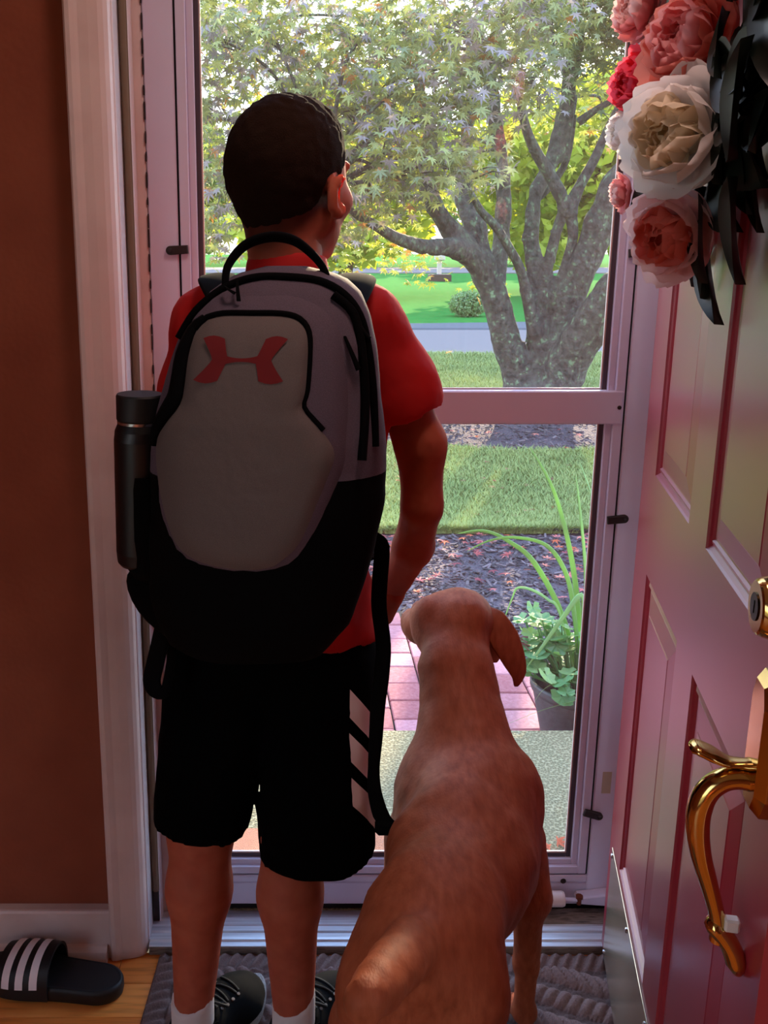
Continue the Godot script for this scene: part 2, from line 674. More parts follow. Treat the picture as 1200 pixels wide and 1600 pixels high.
func build_room() -> void:
	# front wall with the doorway, 0.13 thick; inside face at z = 0
	var g := G.new()
	g.box(V(-1.83, -0.05, -0.13), V(-0.303, 2.45, 0.0))
	g.box(V(0.69, -0.05, -0.13), V(1.73, 2.45, 0.0))
	g.box(V(-0.303, 2.07, -0.13), V(0.69, 2.45, 0.0))
	struct("wall_front", g.mesh(), M.wall, "brown painted wall beside the doorway")
	g = G.new()
	g.box(V(-1.83, -0.05, 0.0), V(-1.7, 2.45, 1.75))
	g.box(V(-1.83, -0.05, 3.2), V(-1.7, 2.45, 3.53))
	g.box(V(-1.83, -0.05, 1.75), V(-1.7, 0.25, 3.2))
	g.box(V(-1.83, 2.05, 1.75), V(-1.7, 2.45, 3.2))
	struct("wall_left", g.mesh(), M.wall, "brown side wall of the hall with an added window behind the camera")
	g = G.new()
	g.box(V(1.6, -0.05, 0.0), V(1.73, 2.45, 1.75))
	g.box(V(1.6, -0.05, 2.85), V(1.73, 2.45, 3.53))
	g.box(V(1.6, -0.05, 1.75), V(1.73, 0.25, 2.85))
	g.box(V(1.6, 2.05, 1.75), V(1.73, 2.45, 2.85))
	struct("wall_right", g.mesh(), M.wall, "brown side wall behind the open door")
	struct("wall_back", boxm(V(-1.7, -0.05, 3.4), V(1.6, 2.45, 3.53)), M.wall, "brown back wall of the hall")
	g = G.new()  # unseen window, added to let fill light into the hall
	for z in [1.75, 2.445, 3.14]:
		g.box(V(-1.80, 0.25, z), V(-1.72, 2.05, z + 0.06), 0.004)
	for y in [0.25, 1.12, 1.99]:
		g.box(V(-1.79, y, 1.75), V(-1.73, y + 0.06, 3.2), 0.004)
	var w := struct("added_window_1", g.mesh(), M.white, "white framed window added in the side wall for fill light")
	obj("pane", boxm(V(-1.762, 0.30, 1.80), V(-1.758, 2.0, 3.15)), M.glass, w)
	g = G.new()  # second unseen window, added to brighten the hall from behind
	for z in [1.75, 2.27, 2.79]:
		g.box(V(1.62, 0.25, z), V(1.70, 2.05, z + 0.06), 0.004)
	for y in [0.25, 1.12, 1.99]:
		g.box(V(1.63, y, 1.75), V(1.69, y + 0.06, 2.85), 0.004)
	w = struct("added_window_2", g.mesh(), M.white, "white framed window added in the side wall behind the door for fill light")
	obj("pane", boxm(V(1.658, 0.30, 1.80), V(1.662, 2.0, 2.80)), M.glass, w)
	struct("ceiling", boxm(V(-1.83, 2.45, -0.13), V(1.73, 2.55, 3.53)), M.ceiling, "white ceiling of the hall")
	# floor of narrow planks running along the wall
	var fl := Node3D.new()
	fl.name = "floor"
	add_child(fl)
	tag(fl, "honey coloured wooden plank floor inside the doorway", "", "", "structure")
	obj("subfloor", boxm(V(-1.7, -0.05, 0.0), V(1.6, -0.018, 3.4)), M.mortar, fl)
	var wide := 0.0825
	var variants := [boxm(V(0, -0.018, 0.0004), V(1.1, 0.0, wide - 0.0004), 0.0009), boxm(V(0, -0.018, 0.0004), V(0.8, 0.0, wide - 0.0004), 0.0009)]
	for r in 41:
		var x := -1.7 - rng.randf() * 0.7
		while x < 1.6:
			var k := rng.randi() % 2
			var l := 1.1 if k == 0 else 0.8
			if x + l > -1.7:
				var p := obj("plank", variants[k], M["plank%d" % (rng.randi() % 4)], fl)
				p.position = V(x, rng.randf() * 0.0004, 0.008 + r * wide)
				if x < -1.7:
					p.scale.x = 1.0
			x += l + 0.001
	# skirting with its shoe moulding
	for s in 2:
		var x0: float = -1.7 if s == 0 else 0.80
		var x1: float = -0.357 if s == 0 else 1.6
		g = G.new()
		g.sweep([V(x0, 0, 0), V(x0, 0, 0.024), V(x0, 0.101, 0.024), V(x0, 0.105, 0.021), V(x0, 0.106, 0.017), V(x0, 0.106, 0)], V(x1 - x0, 0, 0))
		var b := struct("baseboard_front" if s == 0 else "baseboard_right", g.mesh(), M.white, "white painted baseboard along the front wall" if s == 0 else "white baseboard behind the open door")
		g = G.new()
		g.sweep([V(x0, 0, 0.024), V(x0, 0.0, 0.043), V(x0, 0.012, 0.043), V(x0, 0.024, 0.038), V(x0, 0.031, 0.030), V(x0, 0.033, 0.024)], V(x1 - x0 - 0.005, 0, 0))
		obj("shoe_moulding", g.mesh(), M.white, b)
	# casing round the doorway: a moulded board, thick at the outside
	var prof := [Vector2(-0.3555, 0.0), Vector2(-0.3555, 0.030), Vector2(-0.352, 0.034), Vector2(-0.345, 0.0345), Vector2(-0.338, 0.032), Vector2(-0.333, 0.030), Vector2(-0.318, 0.0275), Vector2(-0.303, 0.0235), Vector2(-0.295, 0.019), Vector2(-0.289, 0.013), Vector2(-0.2865, 0.007), Vector2(-0.286, 0.0)]
	g = G.new()
	var a0 := []
	var a1 := []
	for p in prof:
		a0.append(V(p.x, 0.002, p.y))
		a1.append(V(0.684 - 0.286 - p.x - 0.0, 0.002, p.y))
	a1.reverse()
	g.sweep(a0, V(0, 2.055, 0))
	g.sweep(a1, V(0, 2.055, 0))
	var hd := []
	for p in prof:
		hd.append(V(-0.3555, 2.05 - 0.286 - p.x, p.y))
	g.sweep(hd, V(1.11, 0, 0))
	struct("trim_1", g.mesh(), M.white, "white moulded casing round the doorway")
	# jamb: rabbeted lining of the opening
	g = G.new()
	g.box(V(-0.303, 0.0, -0.046), V(-0.2832, 2.05, 0.0), 0.0015)
	g.box(V(-0.303, 0.0, -0.094), V(-0.268, 2.05, -0.0505), 0.0015)
	g.box(V(0.670, 0.0, -0.10), V(0.69, 2.05, 0.0), 0.0015)
	g.box(V(-0.303, 2.05, -0.10), V(0.69, 2.07, 0.0), 0.0015)
	var jamb := struct("trim_2", g.mesh(), M.gloss, "white door jamb lining the opening")
	g = G.new()
	g.tube([V(-0.2755, 0.10, -0.048), V(-0.2755, 2.05, -0.048)], 0.0065, 10)
	g.box(V(-0.282, 0.10, -0.0503), V(-0.2685, 2.05, -0.046))
	obj("weatherstrip", g.mesh(), M.strip, jamb, "tan foam weatherstrip")
	obj("worn_foot", boxm(V(-0.2825, 0.03, -0.0503), V(-0.2690, 0.099, -0.0445), 0.001), M.clip, jamb)
	# outside brickmould that carries the storm door
	g = G.new()
	g.box(V(-0.33, -0.10, -0.145), V(-0.2515, 2.06, -0.095), 0.002)
	g.box(V(0.6665, -0.10, -0.145), V(0.74, 2.06, -0.095), 0.002)
	g.box(V(-0.33, 2.06, -0.145), V(0.74, 2.13, -0.095), 0.002)
	struct("trim_3", g.mesh(), M.white, "outer door frame that the storm door closes on")


func build_added_lamp() -> void:
	# unseen round ceiling lamp, added as fill light for the hall
	var l := thing("added_ceiling_lamp", "round warm ceiling lamp added over the rug for fill light", "lamp", V(0.28, 2.45, 0.55))
	var g := G.new()
	g.lathe([Vector2(0.0, -0.028), Vector2(0.165, -0.028), Vector2(0.175, -0.018), Vector2(0.175, 0.0)], 32)
	obj("base", g.mesh(), M.steel, l)
	var gm := mat(Color(0.95, 0.92, 0.86), 0.5)
	gm.emission_enabled = true
	gm.emission = Color(1.0, 0.78, 0.55)
	gm.emission_energy_multiplier = 0.6
	g = G.new()
	g.lathe_smooth([Vector2(0.0, -0.085), Vector2(0.07, -0.079), Vector2(0.125, -0.06), Vector2(0.155, -0.0285)], 32)
	obj("diffuser", g.mesh(), gm, l)
	var a := AreaLight3D.new()
	a.name = "fill_light"
	a.area_size = Vector2(0.26, 0.26)
	a.light_color = Color(1.0, 0.85, 0.82)
	a.light_energy = 0.19
	a.area_range = 9.0
	a.area_attenuation = 2.0
	a.shadow_enabled = true
	a.position = V(0, -0.095, 0)
	a.rotation.x = -PI / 2
	l.add_child(a)


func build_threshold() -> void:
	var g := G.new()
	# ribbed aluminium sill
	var p := [V(0, -0.03, 0.004), V(0, 0.020, 0.004), V(0, 0.0245, 0.001), V(0, 0.0250, -0.004), V(0, 0.0250, -0.014), V(0, 0.0225, -0.0165), V(0, 0.0225, -0.019), V(0, 0.0265, -0.021), V(0, 0.0265, -0.033), V(0, 0.0235, -0.035), V(0, 0.0235, -0.038), V(0, 0.026, -0.040), V(0, 0.025, -0.062), V(0, 0.012, -0.10), V(0, -0.03, -0.10)]
	for q in p.size():
		p[q] += V(-0.2832, 0, 0)
	g.sweep(p, V(0.953, 0, 0))
	var t := struct("trim_4", g.mesh(), M.alu, "ribbed aluminium door threshold")
	obj("outer_sill", boxm(V(-0.33, -0.15, -0.175), V(0.74, 0.013, -0.0995), 0.003), M.stoop, t)
	obj("wooden_riser", boxm(V(-0.2832, 0.0, 0.0042), V(0.665, 0.0185, 0.017), 0.002), M.worn, t)
	obj("metal_lip", boxm(V(-0.2832, 0.0186, 0.0042), V(0.665, 0.0212, 0.0165), 0.0008), M.alu, t)
	# worn wooden part of the sill on the hinge side
	g = G.new()
	g.sweep([V(0.40, 0.0262, -0.040), V(0.40, 0.0272, -0.041), V(0.40, 0.0268, -0.085), V(0.40, 0.0240, -0.090)], V(0.268, 0, 0), false)
	obj("worn_patch", g.mesh(), M.worn, t)


func build_storm_door() -> void:
	var d := Node3D.new()
	d.name = "door_2"
	add_child(d)
	tag(d, "white aluminium storm door with two glass panes, closed in front of the boy", "", "", "structure")
	var zf := -0.092
	var L := -0.2505
	var R := 0.6655
	var top := 2.045
	# leaf: stiles and rails
	var g := G.new()
	g.box(V(L, 0.034, -0.128), V(-0.1995, top, zf), 0.002)
	g.box(V(0.6115, 0.034, -0.128), V(R, top, zf), 0.002)
	g.box(V(-0.1995, 1.955, -0.128), V(0.6115, top, zf), 0.002)
	g.box(V(-0.1995, 0.086, -0.128), V(0.6115, 0.1015, zf), 0.002)
	obj("leaf_frame", g.mesh(), M.storm, d)
	obj("kick_rail", boxm(V(L + 0.003, 0.030, -0.124), V(R - 0.003, 0.0845, zf - 0.003), 0.003), M.storm, d)
	g = G.new()
	g.box(V(L + 0.006, 0.0125, -0.117), V(R - 0.006, 0.0312, -0.106))
	obj("door_sweep", g.mesh(), M.gap, d)
	# dark gasket line between leaf and insert
	g = G.new()
	g.box(V(-0.2, 0.101, -0.125), V(-0.1955, 1.955, zf - 0.006))
	g.box(V(0.6075, 0.101, -0.125), V(0.612, 1.955, zf - 0.006))
	g.box(V(-0.1955, 0.1012, -0.125), V(0.6075, 0.1045, zf - 0.006))
	obj("gasket", g.mesh(), M.gap, d)
	# insert frame, stepped towards the glass
	var ins := [[-0.1955, 0.6075, 0.1048, 1.95, 0.017, zf - 0.001, -0.122], [-0.1785, 0.5905, 0.1218, 1.933, 0.0125, zf - 0.009, -0.118], [-0.166, 0.578, 0.1343, 1.9205, 0.009, zf - 0.016, -0.114]]
	var names := ["insert_frame", "glazing_step", "glazing_bead"]
	for k in 3:
		var a: Array = ins[k]
		g = G.new()
		var w: float = a[4]
		g.box(V(a[0], a[2], a[6]), V(a[0] + w, a[3], a[5]), 0.0012)
		g.box(V(a[1] - w, a[2], a[6]), V(a[1], a[3], a[5]), 0.0012)
		g.box(V(a[0] + w, a[2], a[6]), V(a[1] - w, a[2] + w, a[5]), 0.0012)
		g.box(V(a[0] + w, a[3] - w, a[6]), V(a[1] - w, a[3], a[5]), 0.0012)
		obj(names[k], g.mesh(), M.storm if k < 2 else M.bead, d)
	# bright spline along the glass
	g = G.new()
	for b in [[0.1433, 1.051], [1.112, 1.9115]]:
		g.box(V(-0.1572, b[0], -0.1135), V(-0.1545, b[1], -0.1095))
		g.box(V(0.5665, b[0], -0.1135), V(0.5692, b[1], -0.1095))
		g.box(V(-0.1545, b[0], -0.1135), V(0.5665, b[0] + 0.003, -0.1095))
	obj("glass_spline", g.mesh(), M.white, d)
	obj("crossbar", boxm(V(-0.1935, 1.050, -0.121), V(0.6055, 1.112, zf + 0.0015), 0.0025), M.storm, d)
	for x in [-0.186, 0.5985]:
		g = G.new()
		g.lathe_smooth([Vector2(0.0038, -0.002), Vector2(0.0038, 0.0012), Vector2(0.0025, 0.002), Vector2(0.0, 0.0022)], 10, Transform3D(Basis(Vector3.RIGHT, PI / 2), V(x, 1.0815, zf + 0.0018)))
		obj("screw", g.mesh(), M.clip, d)
	obj("upper_pane", boxm(V(-0.155, 1.112, -0.1122), V(0.567, 1.912, -0.1098)), M.glass, d)
	obj("lower_pane", boxm(V(-0.155, 0.145, -0.1122), V(0.567, 1.051, -0.1098)), M.glass, d)
	# turn clips that hold the insert
	for c in [[-0.201, 1.362, 0.06, 1.0], [0.6115, 1.358, 0.1, -1.0], [0.6115, 0.869, 0.1, -1.0], [0.6115, 0.245, -0.28, -1.0], [-0.201, 0.62, 0.0, 1.0]]:
		var poly := PackedVector2Array()
		for k in 9:
			var t := PI / 2 + PI * k / 8.0
			poly.append(Vector2(-0.0125 + cos(t) * 0.0078, sin(t) * 0.0078))
		poly.append(Vector2(0.019, -0.0072))
		poly.append(Vector2(0.019, 0.0072))
		g = G.new()
		var b := Basis(Vector3(0, 0, 1), c[2])
		if c[3] < 0:
			b = Basis(Vector3(0, 0, 1), PI + c[2])
		g.extrude(poly, 0.0, 0.007, 0.0015, Transform3D(b, V(c[0], c[1], zf + 0.0002)))
		var clip := obj("retaining_clip", g.mesh(), M.clip, d)
		g = G.new()
		g.lathe_smooth([Vector2(0.0045, 0.0), Vector2(0.0042, 0.0012), Vector2(0.002, 0.002), Vector2(0, 0.0021)], 10, Transform3D(Basis(Vector3.RIGHT, PI / 2), V(c[0], c[1], zf + 0.0072) + b * V(-0.0125, 0, 0)))
		obj("clip_screw", g.mesh(), M.clip, clip)
	obj("sticker", boxm(V(0.6255, 0.292, zf), V(0.6435, 0.340, zf + 0.0006)), M.label, d, "small beige sticker")
	# latch on the left stile
	var la := obj("latch_plate", boxm(V(-0.2245, 1.075, zf), V(-0.2045, 1.178, zf + 0.012), 0.003), mat(Color(0.36, 0.16, 0.13), 0.5), d, "brown latch plate")
	g = G.new()
	for k in 3:
		g.box(V(-0.219, 1.153 - k * 0.009, zf + 0.012), V(-0.2115, 1.157 - k * 0.009, zf + 0.0128))
	obj("latch_mark", g.mesh(), M.label, la)
	# crack in the caulk along the frame
	g = G.new()
	for k in 26:
		var y := 1.98 - k * 0.036 - rng.randf() * 0.01
		g.box(V(-0.2525 + rng.randf() * 0.0008, y, zf - 0.002), V(-0.2508 + rng.randf() * 0.0008, y + 0.012 + rng.randf() * 0.02, zf + 0.0006))
	obj("cracked_caulk", g.mesh(), M.clip, d)
	# pneumatic closer along the bottom rail
	var zc := zf + 0.022
	g = G.new()
	var rot := Transform3D(Basis(Vector3(0, 0, 1), -PI / 2), V(0.297, 0.063, zc))
	g.lathe([Vector2(0.0, 0.0), Vector2(0.0135, 0.0), Vector2(0.016, 0.003), Vector2(0.016, 0.257), Vector2(0.0145, 0.262), Vector2(0.006, 0.263), Vector2(0.0, 0.263)], 24, rot)
	var cl := obj("closer_tube", g.mesh(), M.white, d, "white pneumatic closer tube")
	g = G.new()
	g.tube([V(0.555, 0.061, zc), V(0.605, 0.060, zc)], 0.0045, 10)
	obj("closer_rod", g.mesh(), M.storm, cl)
	g = G.new()
	g.extrude(PackedVector2Array([Vector2(0.586, 0.058), Vector2(0.592, 0.052), Vector2(0.664, 0.046), Vector2(0.664, 0.075), Vector2(0.645, 0.073), Vector2(0.590, 0.066)]), zf + 0.001, zc + 0.004, 0.002)
	obj("closer_bracket", g.mesh(), M.storm, cl)
	g = G.new()
	g.tube([V(0.590, 0.052, zc + 0.002), V(0.590, 0.071, zc + 0.002)], 0.005, 8)
	g.tube([V(0.590, 0.066, zc + 0.002), V(0.590, 0.072, zc + 0.002)], 0.0075, 8)
	obj("closer_pin", g.mesh(), mat(Color(0.45, 0.20, 0.10), 0.5, 0.5), cl)
	g = G.new()
	g.lathe_smooth([Vector2(0.006, 0.0), Vector2(0.0055, 0.0015), Vector2(0, 0.0025)], 10, Transform3D(Basis(Vector3.RIGHT, PI / 2), V(0.562, 0.0885, zf)))
	g.lathe_smooth([Vector2(0.004, 0.0), Vector2(0.0035, 0.0015), Vector2(0, 0.0025)], 10, Transform3D(Basis(Vector3.RIGHT, PI / 2), V(0.05, 0.078, zf - 0.003)))
	obj("rail_screw", g.mesh(), M.clip, d)


# the entry door has its own axes: x runs from the hinge along the door, y up, z out of the red face
func build_entry_door() -> void:
	var u := V(-0.20062, 0, 0.97967)
	var n := V(-0.97967, 0, -0.20062)
	var d := Node3D.new()
	d.name = "door_1"
	d.transform = Transform3D(Basis(u, Vector3.UP, n), V(0.6175, 0.0, 0.001))
	add_child(d)
	tag(d, "red six panel entry door, swung open into the hall on the right", "", "", "structure")
	var W := 0.90
	var y0 := 0.022
	var y1 := 2.035
	var px := [[0.124, 0.405], [0.513, 0.792]]
	var py := [[0.272, 0.836], [1.006, 1.62], [1.72, 1.935]]
	var g := G.new()
	g.box(V(0, y0, -0.044), V(W, y1, -0.014), 0.001)
	var xs := [0.0, 0.124, 0.405, 0.513, 0.792, W]
	for c in [[0, 1], [2, 3], [4, 5]]:
		g.box(V(xs[c[0]], y0, -0.0141), V(xs[c[1]], y1, 0.0))
	var ys := [y0, 0.272, 0.836, 1.006, 1.62, 1.72, 1.935, y1]
	for c in px:
		for k in [0, 2, 4, 6]:
			g.box(V(c[0], ys[k], -0.0141), V(c[1], ys[k + 1], 0.0))
	obj("slab", g.mesh(), M.red, d)
	# panels: groove, ogee and raised field
	var steps := [[0.0, 0.0], [0.002, -0.0030], [0.0065, -0.0070], [0.0085, -0.0075], [0.010, -0.0050], [0.0150, -0.0035], [0.0175, -0.0065], [0.0195, -0.0068], [0.022, -0.0058], [0.052, -0.0016], [0.054, -0.0008]]
	for c in px:
		for r in py:
			g = G.new()
			var last := []
			for s in steps:
				var ring := [V(c[0] + s[0], r[0] + s[0], s[1]), V(c[1] - s[0], r[0] + s[0], s[1]), V(c[1] - s[0], r[1] - s[0], s[1]), V(c[0] + s[0], r[1] - s[0], s[1])]
				if last.size():
					for k in 4:
						g.quad(last[k], last[(k + 1) % 4], ring[(k + 1) % 4], ring[k])
				last = ring
			g.quad(last[0], last[1], last[2], last[3])
			obj("panel", g.mesh(), M.red, d)
	# kick plate
	var kp := obj("kick_plate", boxm(V(0.040, 0.027, 0.0002), V(0.862, 0.2605, 0.0022), 0.0006), M.plate, d, "polished metal kick plate")
	for x in [0.05, 0.255, 0.46, 0.66, 0.85]:
		for y in [0.036, 0.248]:
			g = G.new()
			g.lathe_smooth([Vector2(0.0052, 0.0), Vector2(0.0045, 0.002), Vector2(0.002, 0.003), Vector2(0, 0.0032)], 10, Transform3D(Basis(Vector3.RIGHT, PI / 2), V(x, y, 0.0022)))
			obj("screw", g.mesh(), M.steel, kp)
	# handle set
	var hx := 0.848
	g = G.new()
	g.lathe([Vector2(0.0, 0.0), Vector2(0.033, 0.0), Vector2(0.033, 0.006), Vector2(0.031, 0.012), Vector2(0.027, 0.024), Vector2(0.0255, 0.027), Vector2(0.0235, 0.0285), Vector2(0.0, 0.0285)], 28, Transform3D(Basis(Vector3.RIGHT, PI / 2), V(hx, 1.056, 0.0)))
	var db := obj("deadbolt", g.mesh(), M.brass, d, "brass deadbolt cylinder")
	g = G.new()
	g.lathe([Vector2(0.0, 0.0), Vector2(0.013, 0.0), Vector2(0.013, 0.0012), Vector2(0.0, 0.0012)], 20, Transform3D(Basis(Vector3.RIGHT, PI / 2), V(hx, 1.056, 0.0284)))
	g.box(V(hx - 0.001, 1.050, 0.0294), V(hx + 0.001, 1.062, 0.0302))
	obj("keyhole", g.mesh(), mat(Color(0.16, 0.12, 0.07), 0.3, 1.0), db)
	g = G.new()
	g.extrude(PackedVector2Array([Vector2(hx - 0.016, 0.852), Vector2(hx + 0.016, 0.852), Vector2(hx + 0.028, 0.875), Vector2(hx + 0.028, 0.965), Vector2(hx + 0.018, 0.990), Vector2(hx - 0.018, 0.990), Vector2(hx - 0.028, 0.965), Vector2(hx - 0.028, 0.875)]), 0.0, 0.016, 0.008)
	var hp := obj("handle_plate", g.mesh(), M.brass, d, "brass handle plate with clipped corners")
	# thumb latch
	g = G.new()
	var th := smooth_path([V(hx, 0.902, 0.010), V(hx, 0.900, 0.022), V(hx - 0.001, 0.899, 0.036), V(hx - 0.002, 0.905, 0.051), V(hx - 0.002, 0.910, 0.064), V(hx - 0.002, 0.908, 0.070)], 5)
	g.tube(th, spread([0.009, 0.008, 0.011, 0.015, 0.014, 0.008], th.size()), 14, true, 0.36, Vector3.RIGHT)
	obj("thumb_latch", g.mesh(), M.brass, hp)
	# curved pull
	g = G.new()
	var pl := smooth_path([V(hx, 0.882, 0.008), V(hx, 0.884, 0.024), V(hx, 0.880, 0.038), V(hx, 0.868, 0.050), V(hx, 0.850, 0.056), V(hx, 0.826, 0.056), V(hx, 0.796, 0.050), V(hx, 0.766, 0.040), V(hx, 0.738, 0.031), V(hx, 0.718, 0.027), V(hx, 0.704, 0.027)], 5)
	g.tube(pl, spread([0.0135, 0.0125, 0.0125, 0.0130, 0.0135, 0.0130, 0.0115, 0.0100, 0.0090, 0.0092, 0.0085], pl.size()), 16, true, 0.85, Vector3.RIGHT)
	obj("pull", g.mesh(), M.brass, hp)
	g = G.new()
	var ft := smooth_path([V(hx, 0.730, 0.027), V(hx, 0.722, 0.030), V(hx, 0.713, 0.023), V(hx, 0.700, 0.014), V(hx, 0.683, 0.007), V(hx, 0.670, 0.004)], 4)
	g.tube(ft, spread([0.006, 0.0135, 0.013, 0.013, 0.014, 0.006], ft.size()), 14, true, 0.75, Vector3.RIGHT)
	obj("pull_foot", g.mesh(), M.brass, hp)
	obj("tape_scrap", boxm(V(hx + 0.000, 0.722, 0.010), V(hx + 0.012, 0.736, 0.024), 0.002), mat(Color(0.85, 0.84, 0.82), 0.3), hp)
	# hinges
	for y in [0.28, 1.03, 1.80]:
		g = G.new()
		g.tube([V(-0.004, y - 0.05, -0.048), V(-0.004, y + 0.05, -0.048)], 0.006, 10)
		obj("hinge", g.mesh(), M.brass, d)


func build_ground() -> void:
	# concrete stoop and the door mat on it
	var g := G.new()
	g.box(V(-1.6, -0.6, -1.163), V(2.2, -0.15, -0.10), 0.006)
	struct("stoop", g.mesh(), M.stoop, "pebbly concrete stoop outside the door")
	g = G.new()
	g.box(V(-0.30, -0.1495, -0.615), V(0.46, -0.137, -0.18), 0.004)
	var dm := obj("doormat", g.mesh(), relief(grain(mat(Color(1, 1, 1), 1.0), ntex(noise(60, 0.2), [Color(0.62, 0.40, 0.30), Color(0.78, 0.56, 0.44)]), Vector3.ONE * 5.0), ntex(noise(61, 0.3), [], 256), 0.4))
	tag(dm, "pinkish tan doormat lying on the stoop just outside the storm door", "doormat")
	# walk of square bricks
	var walk := Node3D.new()
	walk.name = "brick_walk"
	add_child(walk)
	tag(walk, "pink brick walk running past the stoop", "", "", "structure")
	g = G.new()
	g.extrude(PackedVector2Array([Vector2(-0.62, 1.163), Vector2(1.25, 1.163), Vector2(1.25, 1.93), Vector2(0.98, 1.98), Vector2(0.56, 2.64), Vector2(-0.62, 2.64)]), -0.42, -0.334, 0.0, Transform3D(Basis(Vector3.RIGHT, -PI / 2), Vector3.ZERO))
	obj("mortar_bed", g.mesh(), M.mortar, walk)
	var bm := []
	for k in 4:
		g = G.new()
		var w := 0.1367 - 0.006
		var l: float = [0.150, 0.142, 0.158, 0.134][k] - 0.006
		g.box(V(-w / 2, -0.03, -l / 2), V(w / 2, 0.0, l / 2), 0.004)
		bm.append([g.mesh(), l + 0.006])
	for cidx in 14:
		var x := 0.37 - 0.1367 * 7.0 + 0.1367 * (cidx + 0.5)
		var z := -1.166 - (0.02 if cidx % 2 == 0 else 0.07) - rng.randf() * 0.01
		var zmin := clampf(-2.50 + (x - 0.50) * 1.35, -2.50, -1.80)
		while z > zmin:
			var k := rng.randi() % 4
			var b := obj("brick", bm[k][0], M["brick%d" % (rng.randi() % 5)], walk)
			b.position = V(x, -0.320 + rng.randf_range(-0.003, 0.002), z - bm[k][1] / 2)
			b.rotation = V(rng.randf_range(-0.012, 0.012), rng.randf_range(-0.015, 0.015), rng.randf_range(-0.012, 0.012))
			z -= bm[k][1]
	# ground sheets
	ground_sheet("mulch_bed", V(-6, -0.352, -4.02), V(9, -0.352, -1.15), 90, 24, 0.012, M.mulch, "dark mulch bed between the brick walk and the lawn", 3)
	ground_sheet("lawn", V(-14, -0.345, -13.3), V(22, -0.345, -3.95), 90, 40, 0.02, M.soil, "shaded front lawn this side of the road", 4)
	struct("road", boxm(V(-60, -0.6, -17.5), V(80, -0.335, -13.2)), M.road, "pale grey road behind the tree")
	g = G.new()
	g.box(V(-60, -0.6, -19.0), V(80, -0.30, -17.45), 0.03)
	struct("kerb", g.mesh(), M.kerb, "dark kerb along the far side of the road")
	ground_sheet("far_lawn", V(-50, -0.30, -50), V(75, -0.30, -18.6), 60, 40, 0.05, M.far_grass, "sunlit lawn across the road", 5)
	struct("driveway", boxm(V(-60, -0.5, -60), V(80, -0.25, -49.8)), M.road, "pale driveway at the far end of the sunlit lawn")
	ground_sheet("back_field", V(-90, -0.30, -120), V(120, -0.30, -59.8), 30, 20, 0.2, M.far_grass, "grass under the far trees", 6)
	# tree ring of mulch
	g = G.new()
	var rings := []
	for r in 9:
		var ring := PackedVector3Array()
		for j in 60:
			var a := -TAU * j / 60.0
			var wob := 1.0 + 0.05 * sin(a * 5.0 + 1.0) + 0.03 * sin(a * 11.0)
			var f := r / 8.0
			ring.append(V(2.3 + cos(a) * 2.45 * f * wob, -0.335 + 0.055 * (1.0 - f * f * f) - 0.03 * f * f * f * f + rng.randf_range(-0.01, 0.01), -7.55 + sin(a) * 1.38 * f * wob))
		rings.append(ring)
	rings.reverse()
	g.strip(rings, true)
	struct("tree_ring", g.mesh(), M.mulch, "ring of dark mulch round the old tree")
	# plastic edging
	g = G.new()
	var e := []
	for k in 41:
		var x := -5.0 + k * 0.32
		e.append(V(x, -0.318 + 0.005 * sin(x * 2.3), -3.90 - 0.045 * sin((x + 0.4) * 1.35)))
	g.tube(e, 0.011, 8)
	for k in e.size() - 1:
		g.quad(e[k] - V(0, 0.09, 0), e[k + 1] - V(0, 0.09, 0), e[k + 1], e[k])
	struct("lawn_edging", g.mesh(), M.edging, "dark green plastic edging between mulch and lawn")
	# loose mulch
	g = G.new()
	g.box(V(-0.020, -0.003, -0.006), V(0.020, 0.003, 0.006), 0.002)
	var xf := []
	var cl := []
	var n2 := noise(70, 0.9)
	for i in 15000:
		var p := V(rng.randf_range(-1.6, 4.6), 0, rng.randf_range(-3.88, -2.56))
		if i % 5 == 0:
			var a := rng.randf() * TAU
			var f := sqrt(rng.randf())
			p = V(2.3 + cos(a) * 2.4 * f, 0, -7.55 + sin(a) * 1.35 * f)
			p.y = -0.335 + 0.055 * (1.0 - f * f * f)
		elif i % 5 == 2 and i % 2 == 0:
			p = V(rng.randf_range(0.60, 1.4), -0.352, rng.randf_range(-2.65, -1.92))
			if p.z > -2.62 + (p.x - 0.56) * 1.5 and p.x < 1.0:
				p.z -= 0.75
		elif i % 5 == 1:
			p = V(rng.randf_range(1.27, 4.5), 0, rng.randf_range(-2.6, -1.2))
			p.y = -0.345
		else:
			p.y = -0.353
		p.y += rng.randf_range(0.0, 0.012)
		var b := Basis.from_euler(V(rng.randf_range(-0.5, 0.5), rng.randf() * TAU, rng.randf_range(-0.5, 0.5))).scaled(V(1, 1, 1) * rng.randf_range(0.5, 1.6))
		xf.append(Transform3D(b, p))
		var t := rng.randf()
		cl.append(Color(0.040, 0.032, 0.034).lerp(Color(0.20, 0.155, 0.165), t * t))
	tag(scatter("bark_mulch", g.mesh(), M.chip, xf, cl), "loose dark bark mulch", "mulch")
	# grass: tufts of three blades
	g = G.new()
	for k in 4:
		var a := k * 1.7
		var d := V(cos(a), 0, sin(a))
		var s := V(-sin(a), 0, cos(a)) * 0.0035
		var b0 := d * 0.006
		var m0 := d * 0.014 + V(0, 0.028, 0)
		g.quad(b0 - s, b0 + s, m0 + s * 0.8, m0 - s * 0.8)
		g.tri(m0 - s * 0.8, m0 + s * 0.8, d * (0.03 + 0.006 * k) + V(0, 0.042 + 0.006 * k, 0))
	xf = []
	cl = []
